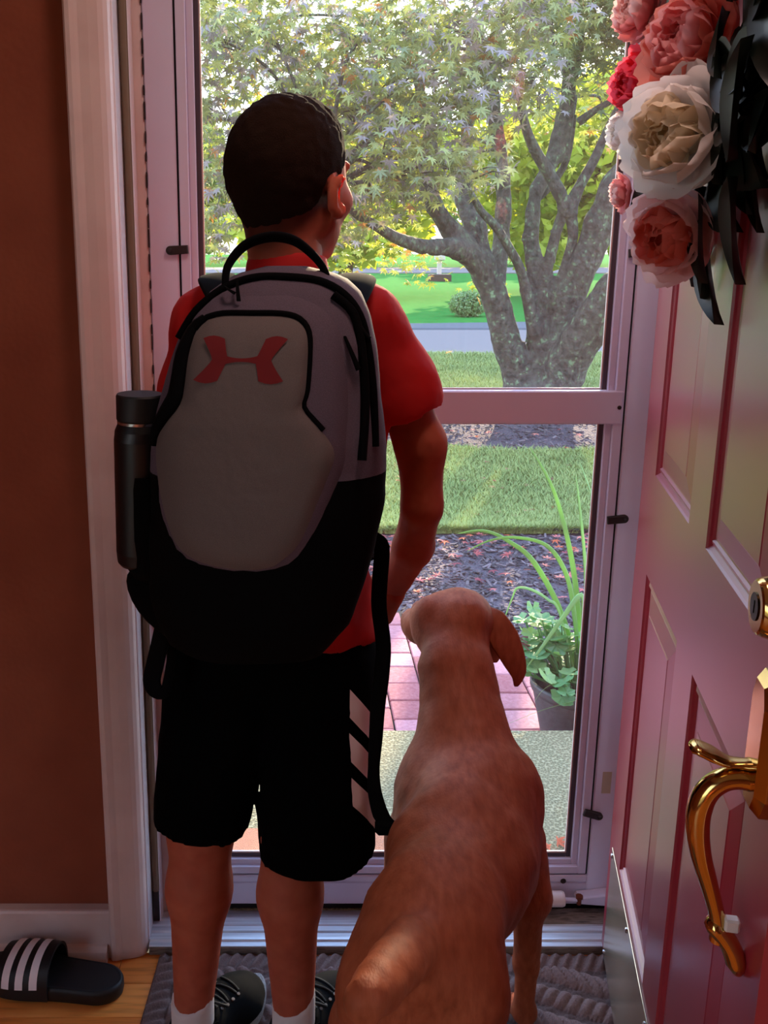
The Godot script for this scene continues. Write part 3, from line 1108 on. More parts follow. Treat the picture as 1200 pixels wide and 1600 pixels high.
	for i in 90000:
		var f := rng.randf()
		var z := lerpf(-3.92, -13.3, f * f)
		var half := 1.2 + (-z) * 0.32
		var p := V(rng.randf_range(-0.4, half + 1.0), -0.345, z)
		var q := Vector2((p.x - 2.3) / 2.45, (p.z + 7.55) / 1.38)
		if q.length() < 0.97:
			continue
		var sc := rng.randf_range(0.7, 1.3) * (1.0 + 0.10 * (-z - 4.0) * 0.4)
		xf.append(Transform3D(Basis.from_euler(V(rng.randf_range(-0.3, 0.3), rng.randf() * TAU, rng.randf_range(-0.3, 0.3))).scaled(V(sc, sc * 0.9, sc)), p))
		var v := 0.5 + 0.5 * n2.get_noise_2d(p.x, p.z) + rng.randf_range(-0.25, 0.25)
		cl.append(Color(0.17, 0.25, 0.065).lerp(Color(0.37, 0.44, 0.14), clampf(v, 0, 1)))
	tag(scatter("grass", g.mesh(), M.blade, xf, cl), "short green grass of the front lawn", "grass")


func ground_sheet(called: String, lo: Vector3, hi: Vector3, nx: int, nz: int, amp: float, m: Material, label: String, sd: int) -> void:
	var g := G.new()
	var n := noise(sd, 0.5, 3)
	var rows := []
	for k in nz + 1:
		var row := PackedVector3Array()
		for i in nx + 1:
			var x := lerpf(lo.x, hi.x, float(i) / nx)
			var z := lerpf(hi.z, lo.z, float(k) / nz)
			row.append(V(x, lo.y + amp * n.get_noise_2d(x, z), z))
		rows.append(row)
	g.strip(rows, false)
	struct(called, g.mesh(), m, label)


func maple_leaf_mesh(lobes := 7) -> ArrayMesh:
	# palmate leaf of unit length, folded slightly along its lobes
	var g := G.new()
	var o := []
	var mid := (lobes - 1) / 2.0
	for k in lobes:
		var a := (k - mid) * 0.78
		var l := 1.0 - 0.13 * absf(k - mid)
		if absf(k - mid) >= mid:
			l *= 0.72
		if k > 0:
			var am := (k - 0.5 - mid) * 0.78
			o.append(V(sin(am) * 0.30, -0.03, cos(am) * 0.30))
		o.append(V(sin(a - 0.19) * l * 0.55, 0.01, cos(a - 0.19) * l * 0.55))
		o.append(V(sin(a) * l, -0.10 * l, cos(a) * l))
		o.append(V(sin(a + 0.19) * l * 0.55, 0.01, cos(a + 0.19) * l * 0.55))
	for k in o.size() - 1:
		g.tri(V(0, 0.03, 0), o[k], o[k + 1])
	g.quad(V(-0.012, 0.03, 0), V(0.012, 0.03, 0), V(0.008, -0.05, -0.45), V(-0.008, -0.05, -0.45))
	return g.mesh()


func leaf_basis(dir_down: float) -> Basis:
	# tips hang outwards and down
	return Basis(Vector3.UP, rng.randf() * TAU) * Basis(Vector3.RIGHT, dir_down + rng.randf_range(-0.5, 0.5)) * Basis(Vector3(0, 0, 1), rng.randf_range(-0.6, 0.6))


func build_maple() -> void:
	var t := thing("maple_tree", "old spreading maple with forked mossy trunk standing in a mulch ring on the front lawn", "tree")
	var br := [
		["trunk", [V(2.415, -0.337, -7.700), V(2.392, -0.050, -7.700), V(2.408, 0.201, -7.700)], [0.373, 0.326, 0.262]],
		["limb left", [V(2.238, 0.020, -7.650), V(2.047, 0.490, -7.600), V(1.901, 0.885, -7.550), V(1.764, 1.152, -7.500), V(1.597, 1.309, -7.400)], [0.175, 0.141, 0.133, 0.131, 0.117]],
		["limb left low", [V(1.640, 1.252, -7.400), V(1.384, 1.334, -7.100), V(1.118, 1.325, -6.800), V(0.865, 1.398, -6.500), V(0.628, 1.516, -6.200), V(0.438, 1.607, -6.000), V(0.230, 1.725, -5.700)], [0.106, 0.085, 0.066, 0.050, 0.038, 0.030, 0.019]],
		["limb left mid", [V(1.712, 1.182, -7.450), V(1.448, 1.468, -7.350), V(1.285, 1.660, -7.200), V(1.170, 1.819, -7.100), V(1.184, 2.156, -7.000), V(1.141, 2.351, -6.900), V(1.010, 2.673, -6.700)], [0.118, 0.105, 0.080, 0.067, 0.060, 0.048, 0.031]],
		["limb left up", [V(1.795, 1.123, -7.500), V(1.706, 1.529, -7.600), V(1.606, 1.763, -7.700), V(1.598, 2.106, -7.700), V(1.640, 2.498, -7.700), V(1.633, 2.920, -7.600)], [0.113, 0.101, 0.090, 0.077, 0.059, 0.040]],
		["limb back", [V(1.959, 0.937, -7.700), V(2.023, 1.354, -7.900), V(2.048, 1.775, -8.000), V(1.999, 2.246, -8.000), V(1.888, 2.648, -8.000), V(1.830, 3.099, -8.000)], [0.098, 0.087, 0.080, 0.073, 0.073, 0.048]],
		["stem cross", [V(2.302, 0.530, -7.500), V(2.127, 1.068, -7.400), V(1.980, 1.299, -7.300), V(1.822, 1.495, -7.200), V(1.665, 1.630, -7.100), V(1.545, 1.787, -7.000)], [0.073, 0.044, 0.041, 0.040, 0.034, 0.028]],
		["stem centre", [V(2.416, 0.276, -7.600), V(2.316, 0.702, -7.600), V(2.279, 1.120, -7.600), V(2.232, 1.413, -7.650), V(2.286, 1.820, -7.700), V(2.447, 2.138, -7.750), V(2.543, 2.510, -7.800), V(2.570, 2.899, -7.800), V(2.630, 3.300, -7.900), V(2.639, 3.755, -8.000)], [0.154, 0.110, 0.081, 0.075, 0.072, 0.078, 0.086, 0.082, 0.076, 0.065]],
		["stem centre b", [V(2.340, 0.706, -7.550), V(2.394, 1.181, -7.500), V(2.434, 1.469, -7.450), V(2.489, 1.666, -7.400)], [0.073, 0.054, 0.047, 0.058]],
		["fork left", [V(2.502, 1.638, -7.400), V(2.414, 1.804, -7.350), V(2.256, 2.009, -7.300), V(2.125, 2.163, -7.200), V(2.020, 2.322, -7.100), V(1.917, 2.568, -7.000)], [0.081, 0.058, 0.054, 0.048, 0.041, 0.027]],
		["fork right", [V(2.514, 1.638, -7.400), V(2.598, 1.850, -7.400), V(2.714, 2.082, -7.400), V(2.810, 2.327, -7.400), V(2.916, 2.569, -7.400)], [0.076, 0.049, 0.043, 0.037, 0.028]],
		["stem right b", [V(2.476, 0.829, -7.500), V(2.537, 1.153, -7.450), V(2.570, 1.412, -7.400), V(2.532, 1.627, -7.400)], [0.072, 0.050, 0.047, 0.058]],
		["twig right", [V(2.644, 2.443, -7.700), V(2.754, 2.530, -7.600), V(2.878, 2.609, -7.500), V(2.988, 2.729, -7.400)], [0.041, 0.032, 0.026, 0.017]],
		["limb right", [V(2.501, 0.090, -7.600), V(2.538, 0.465, -7.550), V(2.609, 0.829, -7.500), V(2.698, 1.183, -7.400), V(2.794, 1.524, -7.300), V(2.896, 1.851, -7.200), V(3.112, 2.322, -7.100), V(3.193, 2.820, -7.000)], [0.235, 0.189, 0.156, 0.153, 0.156, 0.153, 0.121, 0.097]],
		["limb low", [V(2.519, -0.020, -7.500), V(2.616, 0.300, -7.400), V(2.741, 0.645, -7.200), V(2.870, 0.926, -7.000), V(3.051, 1.142, -6.800), V(3.242, 1.357, -6.500)], [0.233, 0.211, 0.199, 0.187, 0.165, 0.132]],
		["stem mid", [V(2.546, 2.113, -7.800), V(2.581, 2.398, -7.800), V(2.726, 2.733, -8.200)], [0.054, 0.036, 0.031]],
		["stem fork b", [V(2.339, 1.771, -7.900), V(2.466, 1.888, -7.900), V(2.603, 2.121, -7.900), V(2.648, 2.522, -7.900)], [0.049, 0.037, 0.033, 0.027]],
	]
	# trunk and lower limbs grow into one another
	var f := Field.new(V(-0.1, -0.55, -8.6), V(3.75, 3.3, -5.9), 0.042)
	for b in br:
		for i in b[1].size() - 1:
			if b[2][i] > 0.05:
				f.cap(b[1][i], b[1][i + 1], b[2][i] * 0.93, b[2][i + 1] * 0.93, 0.025)
	for r in [[0.55, -0.30], [-0.50, -0.25], [0.30, 0.55], [-0.25, 0.5], [0.62, 0.15]]:
		f.cap(V(2.42, -0.12, -7.7), V(2.42 + r[0], -0.42, -7.7 + r[1]), 0.20, 0.07, 0.10)
	f.warp(noise(80, 2.6, 3), 0.035)
	var g := G.new()
	f.into(g)
	obj("trunk", g.mesh(), M.bark, t, "grey forked trunk with pale green lichen")
	for b in br:
		var any := false
		g = G.new()
		var p := []
		var r := []
		for i in b[1].size():
			if b[2][i] <= 0.062 or (i + 1 < b[1].size() and b[2][i + 1] <= 0.05):
				p.append(b[1][i])
				r.append(b[2][i])
		if p.size() > 1:
			var q := smooth_path(p, 4)
			g.tube(q, spread(r, q.size()), 9)
			obj("branch", g.mesh(), M.bark, t)
	# thin twigs reaching into the foliage
	g = G.new()
	var near := [
		[V(-0.49, 2.68, -5.20), 0.30, 0.25],
		[V(-0.57, 2.23, -5.50), 0.27, 0.27],
		[V(-0.49, 1.72, -5.60), 0.26, 0.26],
		[V(-0.11, 2.72, -5.40), 0.35, 0.30],
		[V(0.12, 2.46, -6.20), 0.34, 0.29],
		[V(0.47, 2.75, -5.60), 0.40, 0.31],
		[V(0.49, 2.31, -5.80), 0.33, 0.26],
		[V(0.64, 1.97, -5.40), 0.31, 0.20],
		[V(0.79, 2.44, -5.20), 0.34, 0.26],
		[V(1.05, 2.75, -5.60), 0.36, 0.27],
		[V(0.84, 2.12, -5.20), 0.30, 0.19],
		[V(1.17, 2.31, -5.40), 0.27, 0.22],
		[V(1.06, 1.91, -5.20), 0.26, 0.15],
		[V(0.85, 1.77, -5.60), 0.28, 0.16],
		[V(0.61, 1.69, -6.00), 0.29, 0.20],
		[V(1.41, 2.63, -5.60), 0.31, 0.27],
		[V(1.53, 2.96, -5.80), 0.37, 0.23],
		[V(1.74, 2.49, -5.80), 0.23, 0.23],
		[V(1.28, 1.80, -5.40), 0.18, 0.10],
		[V(1.90, 2.92, -6.00), 0.28, 0.24],
		[V(-0.08, 2.25, -6.40), 0.36, 0.36],
		[V(-0.28, 1.94, -6.20), 0.30, 0.40],
		[V(-0.64, 1.41, -6.20), 0.18, 0.20],
		[V(0.50, 1.41, -6.20), 0.18, 0.11]
	]
	var far := [
		[V(-0.73, 3.42, -8.50), 0.69, 0.50],
		[V(-0.65, 2.40, -9.00), 0.61, 0.81],
		[V(0.03, 3.40, -9.00), 0.72, 0.59],
		[V(0.74, 2.31, -9.50), 0.64, 0.64],
		[V(0.95, 3.40, -9.00), 0.72, 0.59],
		[V(0.99, 1.42, -9.00), 0.41, 0.28],
		[V(1.41, 1.14, -9.50), 0.44, 0.20],
		[V(1.53, 1.88, -9.00), 0.41, 0.34],
		[V(1.74, 3.40, -9.00), 0.66, 0.53],
		[V(2.37, 3.49, -9.50), 0.62, 0.55],
		[V(2.92, 3.40, -9.00), 0.46, 0.46],
		[V(3.39, 2.71, -9.50), 0.35, 0.42],
		[V(2.21, 1.00, -9.50), 0.18, 0.25],
		[V(2.81, 2.77, -10.00), 0.51, 0.37],
		[V(0.58, 1.08, -9.00), 0.17, 0.10]
	]
	var tips := []
	for b in br:
		tips.append(b[1][b[1].size() - 1])
		tips.append(b[1][b[1].size() / 2])
	for s in near + far:
		if s[0].y < 1.6:
			continue
		var best: Vector3 = tips[0]
		for q in tips:
			if (q as Vector3).distance_to(s[0]) < best.distance_to(s[0]):
				best = q
		var m: Vector3 = (best + s[0]) / 2.0 + V(rng.randf_range(-0.2, 0.2), rng.randf_range(0.0, 0.3), rng.randf_range(-0.2, 0.2))
		var path := smooth_path([best, m, s[0]], 5)
		g.tube(path, spread([0.022, 0.014, 0.007], path.size()), 6)
		for k in 4:
			var e: Vector3 = s[0] + V(rng.randf_range(-1, 1) * s[1], rng.randf_range(-0.6, 0.5) * s[2], rng.randf_range(-0.6, 0.6))
			g.tube([s[0].lerp(m, 0.15 * k), (s[0] + e) / 2.0 + V(0, 0.04, 0), e], [0.007, 0.005, 0.002], 5)
	obj("twigs", g.mesh(), M.bark, t).set_meta("kind", "stuff")
	# leaves
	var lm := maple_leaf_mesh(7)
	var xf := []
	var cl := []
	for s in near:
		var cnt := int(270 * s[1] * s[2] / 0.09)
		for i in cnt:
			var u := V(rng.randfn(), rng.randfn(), rng.randfn()) * 0.52
			var tier := roundf(u.y * 2.5) / 2.5
			u.y = lerpf(u.y, tier, 0.6)
			var p: Vector3 = s[0] + V(u.x * s[1] * 1.15, u.y * s[2] * 1.1, u.z * 0.55)
			var sz := rng.randf_range(0.052, 0.092)
			xf.append(Transform3D(leaf_basis(0.75).scaled(V(sz, sz, sz)), p))
			var h := rng.randf()
			var c := Color(0.17, 0.21, 0.10).lerp(Color(0.38, 0.41, 0.13), rng.randf())
			if h < 0.26:
				c = Color(0.24, 0.21, 0.22).lerp(Color(0.36, 0.31, 0.32), rng.randf())
			elif h > 0.975:
				c = Color(0.45, 0.20, 0.06)
			cl.append(c)
	for s in far:
		var cnt := int(190 * s[1] * s[2] / 0.2)
		for i in cnt:
			var u := V(rng.randfn(), rng.randfn(), rng.randfn()) * 0.5
			var p: Vector3 = s[0] + V(u.x * s[1] * 1.2, u.y * s[2] * 1.2, u.z * 0.9)
			var sz := rng.randf_range(0.06, 0.10)
			xf.append(Transform3D(leaf_basis(0.6).scaled(V(sz, sz, sz)), p))
			var c := Color(0.34, 0.40, 0.06).lerp(Color(0.60, 0.58, 0.10), rng.randf())
			if rng.randf() < 0.12:
				c = Color(0.50, 0.25, 0.06)
			cl.append(c)
	# crown above and beside the doorway's view; some clumps added to block sun
	for s in [[V(2.55, 3.35, -7.5), 0.75, 0.55], [V(3.3, 3.1, -7.6), 0.6, 0.5], [V(1.0, 4.3, -6.6), 1.6, 0.7], [V(3.6, 4.6, -7.4), 1.5, 0.8], [V(2.2, 5.3, -7.6), 1.8, 0.7], [V(4.6, 3.4, -6.8), 1.0, 0.8], [V(-0.9, 3.6, -6.8), 1.0, 0.7]]:
		for i in 1100:
			var u := V(rng.randfn(), rng.randfn(), rng.randfn()) * 0.5
			var sz := rng.randf_range(0.07, 0.11)
			xf.append(Transform3D(leaf_basis(0.6).scaled(V(sz, sz, sz)), s[0] + V(u.x * s[1], u.y * s[2], u.z * s[1])))
			cl.append(Color(0.10, 0.155, 0.075).lerp(Color(0.22, 0.28, 0.09), rng.randf()))
	scatter("foliage", lm, M.leaf, xf, cl, t)


func build_far_trees() -> void:
	# crowns of leaf sprays; each spray is five leaves
	var g := G.new()
	for k in 6:
		var b := Basis.from_euler(V(rng.randf_range(-1, 1), rng.randf() * TAU, rng.randf_range(-1, 1)))
		var c := V(rng.randf_range(-0.7, 0.7), rng.randf_range(-0.5, 0.5), rng.randf_range(-0.7, 0.7))
		g.quad(c + b * V(-0.05, 0, -0.42), c + b * V(0.26, 0.04, 0), c + b * V(0, -0.03, 0.42), c + b * V(-0.26, 0.04, 0))
	var spray := g.mesh()
	var list := [
		[V(1.5, 0, -27), 6.0, 3.2, 1500, 0, "bright yellow green tree across the road, seen left of the forked trunk"],
		[V(9.0, 0, -30), 6.5, 3.6, 1500, 0, "bright yellow green tree across the road, seen through the forked trunk"],
		[V(15.5, 0, -33), 7.0, 4.0, 1400, 1, "sunlit golden green tree across the road behind the thick right limb"],
		[V(-6.0, 0, -36), 7.0, 4.2, 1500, 2, "dark green tree across the road behind the boy"],
		[V(4.0, 0, -63), 8.0, 6.0, 1500, 2, "tall green tree at the end of the far lawn, left of centre"],
		[V(17.0, 0, -66), 8.5, 7.0, 1500, 2, "tall green tree at the end of the far lawn, right of centre"],
		[V(-9.0, 0, -66), 8.5, 7.0, 1300, 2, "tall green tree at the end of the far lawn, farthest left"],
		[V(31.0, 0, -64), 8.5, 7.0, 1300, 1, "tall golden green tree at the end of the far lawn, farthest right"],
	]
	var tones := [[Color(0.34, 0.42, 0.035), Color(0.55, 0.56, 0.06)], [Color(0.36, 0.40, 0.05), Color(0.58, 0.50, 0.08)], [Color(0.10, 0.18, 0.04), Color(0.24, 0.32, 0.07)]]
	for a in list:
		var h: float = a[1]
		var w: float = a[2]
		var t := thing("far_tree", a[5], "tree", a[0] + V(0, -0.3, 0), "trees across the road")
		g = G.new()
		g.tube(smooth_path([V(0, -0.2, 0), V(0.1, h * 0.25, 0.05), V(-0.05, h * 0.55, 0), V(0.1, h * 0.85, 0)], 3), spread([0.045 * h, 0.03 * h, 0.02 * h, 0.005 * h], 10), 9)
		for k in 7:
			var an := k * 2.4
			var y := h * (0.3 + 0.07 * k)
			g.tube([V(0, y, 0), V(cos(an) * w * 0.35, y + h * 0.10, sin(an) * w * 0.35), V(cos(an) * w * 0.7, y + h * 0.15, sin(an) * w * 0.7)], [0.012 * h, 0.008 * h, 0.003 * h], 6)
		obj("trunk", g.mesh(), M.dark_bark, t)
		var xf := []
		var cl := []
		for i in int(a[3]):
			var u := V(rng.randfn(), rng.randfn(), rng.randfn())
			u = u.normalized() * pow(rng.randf(), 0.42)
			var p := V(u.x * w, h * 0.57 + u.y * h * 0.47, u.z * w)
			p += V(sin(p.y * 1.7 + a[0].x), sin(p.x * 1.3), cos(p.y * 1.1)) * 0.35
			if p.y < 0.9:
				continue
			var sz := rng.randf_range(0.7, 1.3) * h * 0.075
			xf.append(Transform3D(Basis.from_euler(V(rng.randf() * TAU, rng.randf() * TAU, 0)).scaled(V(sz, sz, sz)), p))
			cl.append((tones[a[4]][0] as Color).lerp(tones[a[4]][1], rng.randf()))
		scatter("foliage", spray, M.far_leaf, xf, cl, t)
	# round shrub on the far verge
	var s := thing("shrub", "small round green shrub on the far lawn beside the kerb", "shrub", V(3.98, -0.31, -20.3))
	g = G.new()
	for k in 9:
		var an := k * 0.7
		g.tube([V(0, 0, 0), V(cos(an) * 0.18, 0.3, sin(an) * 0.18), V(cos(an) * 0.30, 0.5, sin(an) * 0.30)], [0.02, 0.012, 0.005], 6)
	obj("stem", g.mesh(), M.dark_bark, s)
	var xs := []
	var cs := []
	for i in 900:
		var u := V(rng.randfn(), rng.randfn(), rng.randfn()).normalized() * pow(rng.randf(), 0.3)
		var p := V(u.x * 0.42, 0.30 + u.y * 0.30, u.z * 0.40)
		xs.append(Transform3D(Basis.from_euler(V(rng.randf() * TAU, rng.randf() * TAU, 0)).scaled(V(0.07, 0.07, 0.07)), p))
		cs.append(Color(0.15, 0.27, 0.10).lerp(Color(0.36, 0.48, 0.24), rng.randf()))
	scatter("foliage", spray, M.far_leaf, xs, cs, s)
	# garden post and planter far across the lawn
	g = G.new()
	g.box(V(5.80, -0.32, -40.2), V(6.74, -0.02, -39.65), 0.02)
	var pl := obj("planter_box", g.mesh(), mat(Color(0.35, 0.27, 0.24), 0.9))
	tag(pl, "low brown planter box far out on the sunlit lawn", "planter")
	obj("soil", boxm(V(5.84, -0.03, -40.16), V(6.70, -0.005, -39.69)), M.mulch, pl)
	var po := thing("garden_post", "white post standing behind the low brown planter box on the far lawn", "post", V(6.35, -0.3, -40.6))
	obj("post", boxm(V(-0.09, 0, -0.09), V(0.09, 0.85, 0.09), 0.01), M.white, po)
	g = G.new()
	g.box(V(-0.22, 0.85, -0.2), V(0.22, 1.10, 0.2), 0.04)
	obj("box", g.mesh(), M.white, po)


func hand_into(f: Field, w: Vector3, dir: Vector3, palm_n: Vector3, thumb_side: float, curl: float) -> void:
	# a palm, four fingers of different lengths and a thumb from the side of the palm
	var s := dir.cross(palm_n).normalized() * thumb_side
	var k := w + dir * 0.072
	f.cap(w, w + dir * 0.02, 0.021, 0.022, 0.012)
	for i in 4:
		var o := s * (0.024 - 0.016 * i)
		f.cap(w + dir * 0.012 + o * 0.6, k + o, 0.015, 0.0115, 0.010)
	var ln := [0.062, 0.070, 0.064, 0.050]
	for i in 4:
		var p := k + s * (0.025 - 0.0165 * i)
		var a := curl * (0.8 + 0.1 * i)
		var d := dir
		var seg := [0.45, 0.31, 0.24]
		for j in 3:
			d = (dir * cos(a * (j + 1) * 0.6) + palm_n * sin(a * (j + 1) * 0.6)).normalized()
			var q: Vector3 = p + d * ln[i] * seg[j]
			f.cap(p, q, 0.0088 - 0.0009 * j, 0.0082 - 0.0009 * j, 0.003)
			p = q
	var t0 := w + dir * 0.022 + s * 0.022
	var t1 := t0 + (dir * 0.7 + s * 0.6 + palm_n * 0.25).normalized() * 0.034
	var t2 := t1 + (dir * 0.9 + s * 0.15 + palm_n * 0.45).normalized() * 0.026
	f.cap(t0, t1, 0.0125, 0.0100, 0.008)
	f.cap(t1, t2, 0.0098, 0.0080, 0.003)


func build_person() -> void:
	var skin := relief(grain(mat(Color(1, 1, 1), 0.5), ntex(noise(90, 0.02, 3), [Color(0.60, 0.29, 0.21), Color(0.67, 0.34, 0.25), Color(0.71, 0.39, 0.29)]), Vector3.ONE * 4.0), ntex(noise(91, 0.3), [], 256), 0.01)
	skin.subsurf_scatter_enabled = true
	skin.subsurf_scatter_strength = 0.25
	skin.roughness = 0.65
	skin.metallic_specular = 0.3
	var hairm := relief(grain(mat(Color(1, 1, 1), 0.95), ntex(noise(92, 0.3, 3), [Color(0.085, 0.055, 0.045), Color(0.22, 0.145, 0.105)]), Vector3(14, 5, 14)), ntex(noise(93, 0.35, 3), [], 256), 0.25)
	hairm.metallic_specular = 0.15
	var shirt := relief(mat(Color(0.74, 0.045, 0.03), 0.8), ntex(noise(94, 0.02, 4), [], 256), 0.6)
	shirt.uv1_triplanar = true
	shirt.uv1_world_triplanar = true
	shirt.uv1_scale = Vector3.ONE * 1.6
	shirt.backlight_enabled = true
	shirt.backlight = Color(0.8, 0.05, 0.03)
	shirt.rim_enabled = true
	shirt.rim = 0.3
	var black := relief(mat(Color(0.012, 0.011, 0.013), 0.95), ntex(noise(95, 0.015, 4), [], 256), 0.8)
	black.metallic_specular = 0.15
	black.uv1_triplanar = true
	black.uv1_world_triplanar = true
	black.uv1_scale = Vector3.ONE * 1.4
	M.sock = relief(mat(Color(0.86, 0.83, 0.82), 0.9), ntex(noise(96, 0.2), [], 256), 0.05)
	M.sock.uv1_triplanar = true
	M.sock.uv1_scale = V(30, 3, 30)
	M.shoe = mat(Color(0.03, 0.031, 0.038), 0.9)
	M.shoe.metallic_specular = 0.25
	M.sole = relief(grain(mat(Color(1, 1, 1), 0.7), ntex(noise(97, 0.25, 2, FastNoiseLite.TYPE_CELLULAR), [Color(0.50, 0.49, 0.48), Color(0.80, 0.79, 0.78)]), Vector3.ONE * 9.0), ntex(noise(98, 0.2, 2, FastNoiseLite.TYPE_CELLULAR), [], 256), 0.15)
	var p := thing("person", "boy in a red t-shirt and black shorts seen from behind, standing at the storm door", "person", Vector3.ZERO)
	# ---- body: legs, neck and arms in one skin
	var f := Field.new(V(-0.27, 0.04, -0.06), V(0.30, 1.44, 0.36), 0.0105)
	f.cap(V(-0.11, 0.72, 0.235), V(-0.149, 0.445, 0.250), 0.068, 0.051, 0.03)
	f.cap(V(-0.149, 0.445, 0.250), V(-0.152, 0.345, 0.272), 0.050, 0.050, 0.03)
	f.cap(V(-0.152, 0.345, 0.272), V(-0.167, 0.10, 0.282), 0.0485, 0.031, 0.03)
	f.cap(V(-0.167, 0.10, 0.282), V(-0.122, 0.05, 0.218), 0.027, 0.020, 0.02)
	f.cap(V(0.04, 0.72, 0.235), V(0.002, 0.445, 0.250), 0.070, 0.051, 0.03)
	f.cap(V(0.002, 0.445, 0.250), V(-0.003, 0.335, 0.274), 0.050, 0.050, 0.03)
	f.cap(V(-0.003, 0.335, 0.274), V(0.003, 0.10, 0.284), 0.0485, 0.033, 0.03)
	f.cap(V(0.003, 0.10, 0.284), V(0.044, 0.05, 0.218), 0.027, 0.020, 0.02)
	f.ell(V(-0.035, 0.83, 0.215), V(0.112, 0.12, 0.075), Basis(), 0.03)
	f.cap(V(-0.030, 0.86, 0.21), V(-0.010, 1.16, 0.205), 0.085, 0.095, 0.05)
	f.cap(V(-0.115, 1.245, 0.20), V(0.115, 1.250, 0.20), 0.042, 0.042, 0.05)
	f.cap(V(-0.006, 1.24, 0.212), V(-0.008, 1.395, 0.205), 0.056, 0.051, 0.03)
	# right arm hangs, forearm reaching forwards; left arm bent in front of the chest
	f.cap(V(0.125, 1.245, 0.20), V(0.197, 1.075, 0.205), 0.042, 0.037, 0.03)
	f.cap(V(0.197, 1.075, 0.205), V(0.203, 0.975, 0.200), 0.037, 0.031, 0.02)
	f.cap(V(0.203, 0.975, 0.200), V(0.199, 0.89, 0.140), 0.0310, 0.0325, 0.015)
	f.cap(V(0.199, 0.89, 0.140), V(0.178, 0.80, 0.075), 0.0325, 0.0250, 0.015)
	f.cap(V(-0.125, 1.24, 0.20), V(-0.175, 1.00, 0.17), 0.044, 0.035, 0.03)
	f.cap(V(-0.175, 1.00, 0.17), V(-0.10, 0.96, 0.02), 0.036, 0.026, 0.02)
	var g := G.new()
	f.into(g)
	f = Field.new(V(0.09, 0.64, -0.06), V(0.25, 0.85, 0.14), 0.0042)
	hand_into(f, V(0.178, 0.80, 0.075), V(-0.20, -0.75, -0.55).normalized(), V(-0.93, 0.05, 0.28).normalized(), 1.0, 0.75)
	f.into(g)
	f = Field.new(V(-0.16, 0.88, -0.10), V(0.06, 1.04, 0.08), 0.0042)
	hand_into(f, V(-0.10, 0.96, 0.02), V(0.93, -0.05, -0.30).normalized(), V(0.2, -0.2, 0.9).normalized(), -1.0, 0.9)
	f.into(g)
	# head with its own fine grid, turned to the right
	var c := V(-0.001, 1.474, 0.190)
	var R := V(0.82, 0, 0.57).normalized()
	var F := V(0.57, 0, -0.82).normalized()
	var B := Basis(R, Vector3.UP, -F)   # columns: right, up, back
	var hp := func(r: float, u: float, fw: float) -> Vector3: return c + R * r + Vector3.UP * u + F * fw
	f = Field.new(c - V(0.125, 0.155, 0.125), c + V(0.125, 0.12, 0.13), 0.0048)
	f.ell(hp.call(0, 0.012, -0.010), V(0.0765, 0.091, 0.096), B, 0.02)
	f.ell(hp.call(0, 0.000, -0.042), V(0.066, 0.074, 0.060), B, 0.02)
	f.ell(hp.call(0, -0.042, 0.034), V(0.060, 0.078, 0.058), B, 0.025)
	for s in [-1.0, 1.0]:
		f.cap(hp.call(0.050 * s, -0.070, 0.010), hp.call(0.008 * s, -0.106, 0.068), 0.021, 0.019, 0.02)
		f.ell(hp.call(0.042 * s, -0.040, 0.060), V(0.022, 0.020, 0.022), B, 0.02)
		f.ell(hp.call(0.031 * s, -0.004, 0.096), V(0.017, 0.011, 0.014), B, 0.012, true)
		f.ell(hp.call(0.031 * s, -0.005, 0.078), V(0.0125, 0.0115, 0.0125), B, 0.003)
		f.cap(hp.call(0.012 * s, 0.012, 0.091), hp.call(0.046 * s, 0.012, 0.078), 0.007, 0.006, 0.012)
		# ear: a tilted shell with a hollow
		var eb := B * Basis(Vector3.UP, -0.50 * s) * Basis(Vector3.RIGHT, -0.18)
		f.ell(hp.call(0.083 * s, -0.036, -0.002), V(0.0075, 0.031, 0.0185), eb, 0.006)
		f.ell(hp.call(0.079 * s, -0.056, 0.004), V(0.0065, 0.012, 0.0095), eb, 0.006)
		f.ell(hp.call(0.089 * s, -0.033, 0.004), V(0.0062, 0.0225, 0.0115), eb, 0.004, true)
	f.cap(hp.call(0, 0.000, 0.092), hp.call(0, -0.030, 0.106), 0.0075, 0.0105, 0.010)
	f.ell(hp.call(0, -0.033, 0.100), V(0.0155, 0.008, 0.011), B, 0.006)
	f.cap(hp.call(-0.021, -0.066, 0.086), hp.call(0.021, -0.066, 0.086), 0.0075, 0.0075, 0.008)
	f.cap(hp.call(-0.017, -0.076, 0.083), hp.call(0.017, -0.076, 0.083), 0.0075, 0.0075, 0.006)
	f.cap(hp.call(-0.022, -0.0705, 0.096), hp.call(0.022, -0.0705, 0.096), 0.0022, 0.0022, 0.003, true)
	f.cap(hp.call(0, -0.060, -0.030), V(-0.006, 1.30, 0.207), 0.052, 0.052, 0.025)
	f.into(g)
	# shaved hair thins out below the crop
	g.use_col = true
	var hn := (Vector3.DOWN + F * 0.90).normalized()
	for i in g.v.size():
		var q := g.v[i] - c
		if g.v[i].y > 1.30:
			var e: float = (g.v[i] - hp.call(0, 0.052, 0.085)).dot(hn)
			var bare := clampf((e - 0.002) / 0.026, 0.0, 1.0)
			if q.dot(F) > 0.02:
				bare = 1.0
			if absf(q.dot(R)) > 0.074:
				bare = 1.0
			g.col[i] = Color(0.22, 0.17, 0.15).lerp(Color.WHITE, bare)
	skin.vertex_color_use_as_albedo = true
	obj("body", g.mesh(), skin, p)
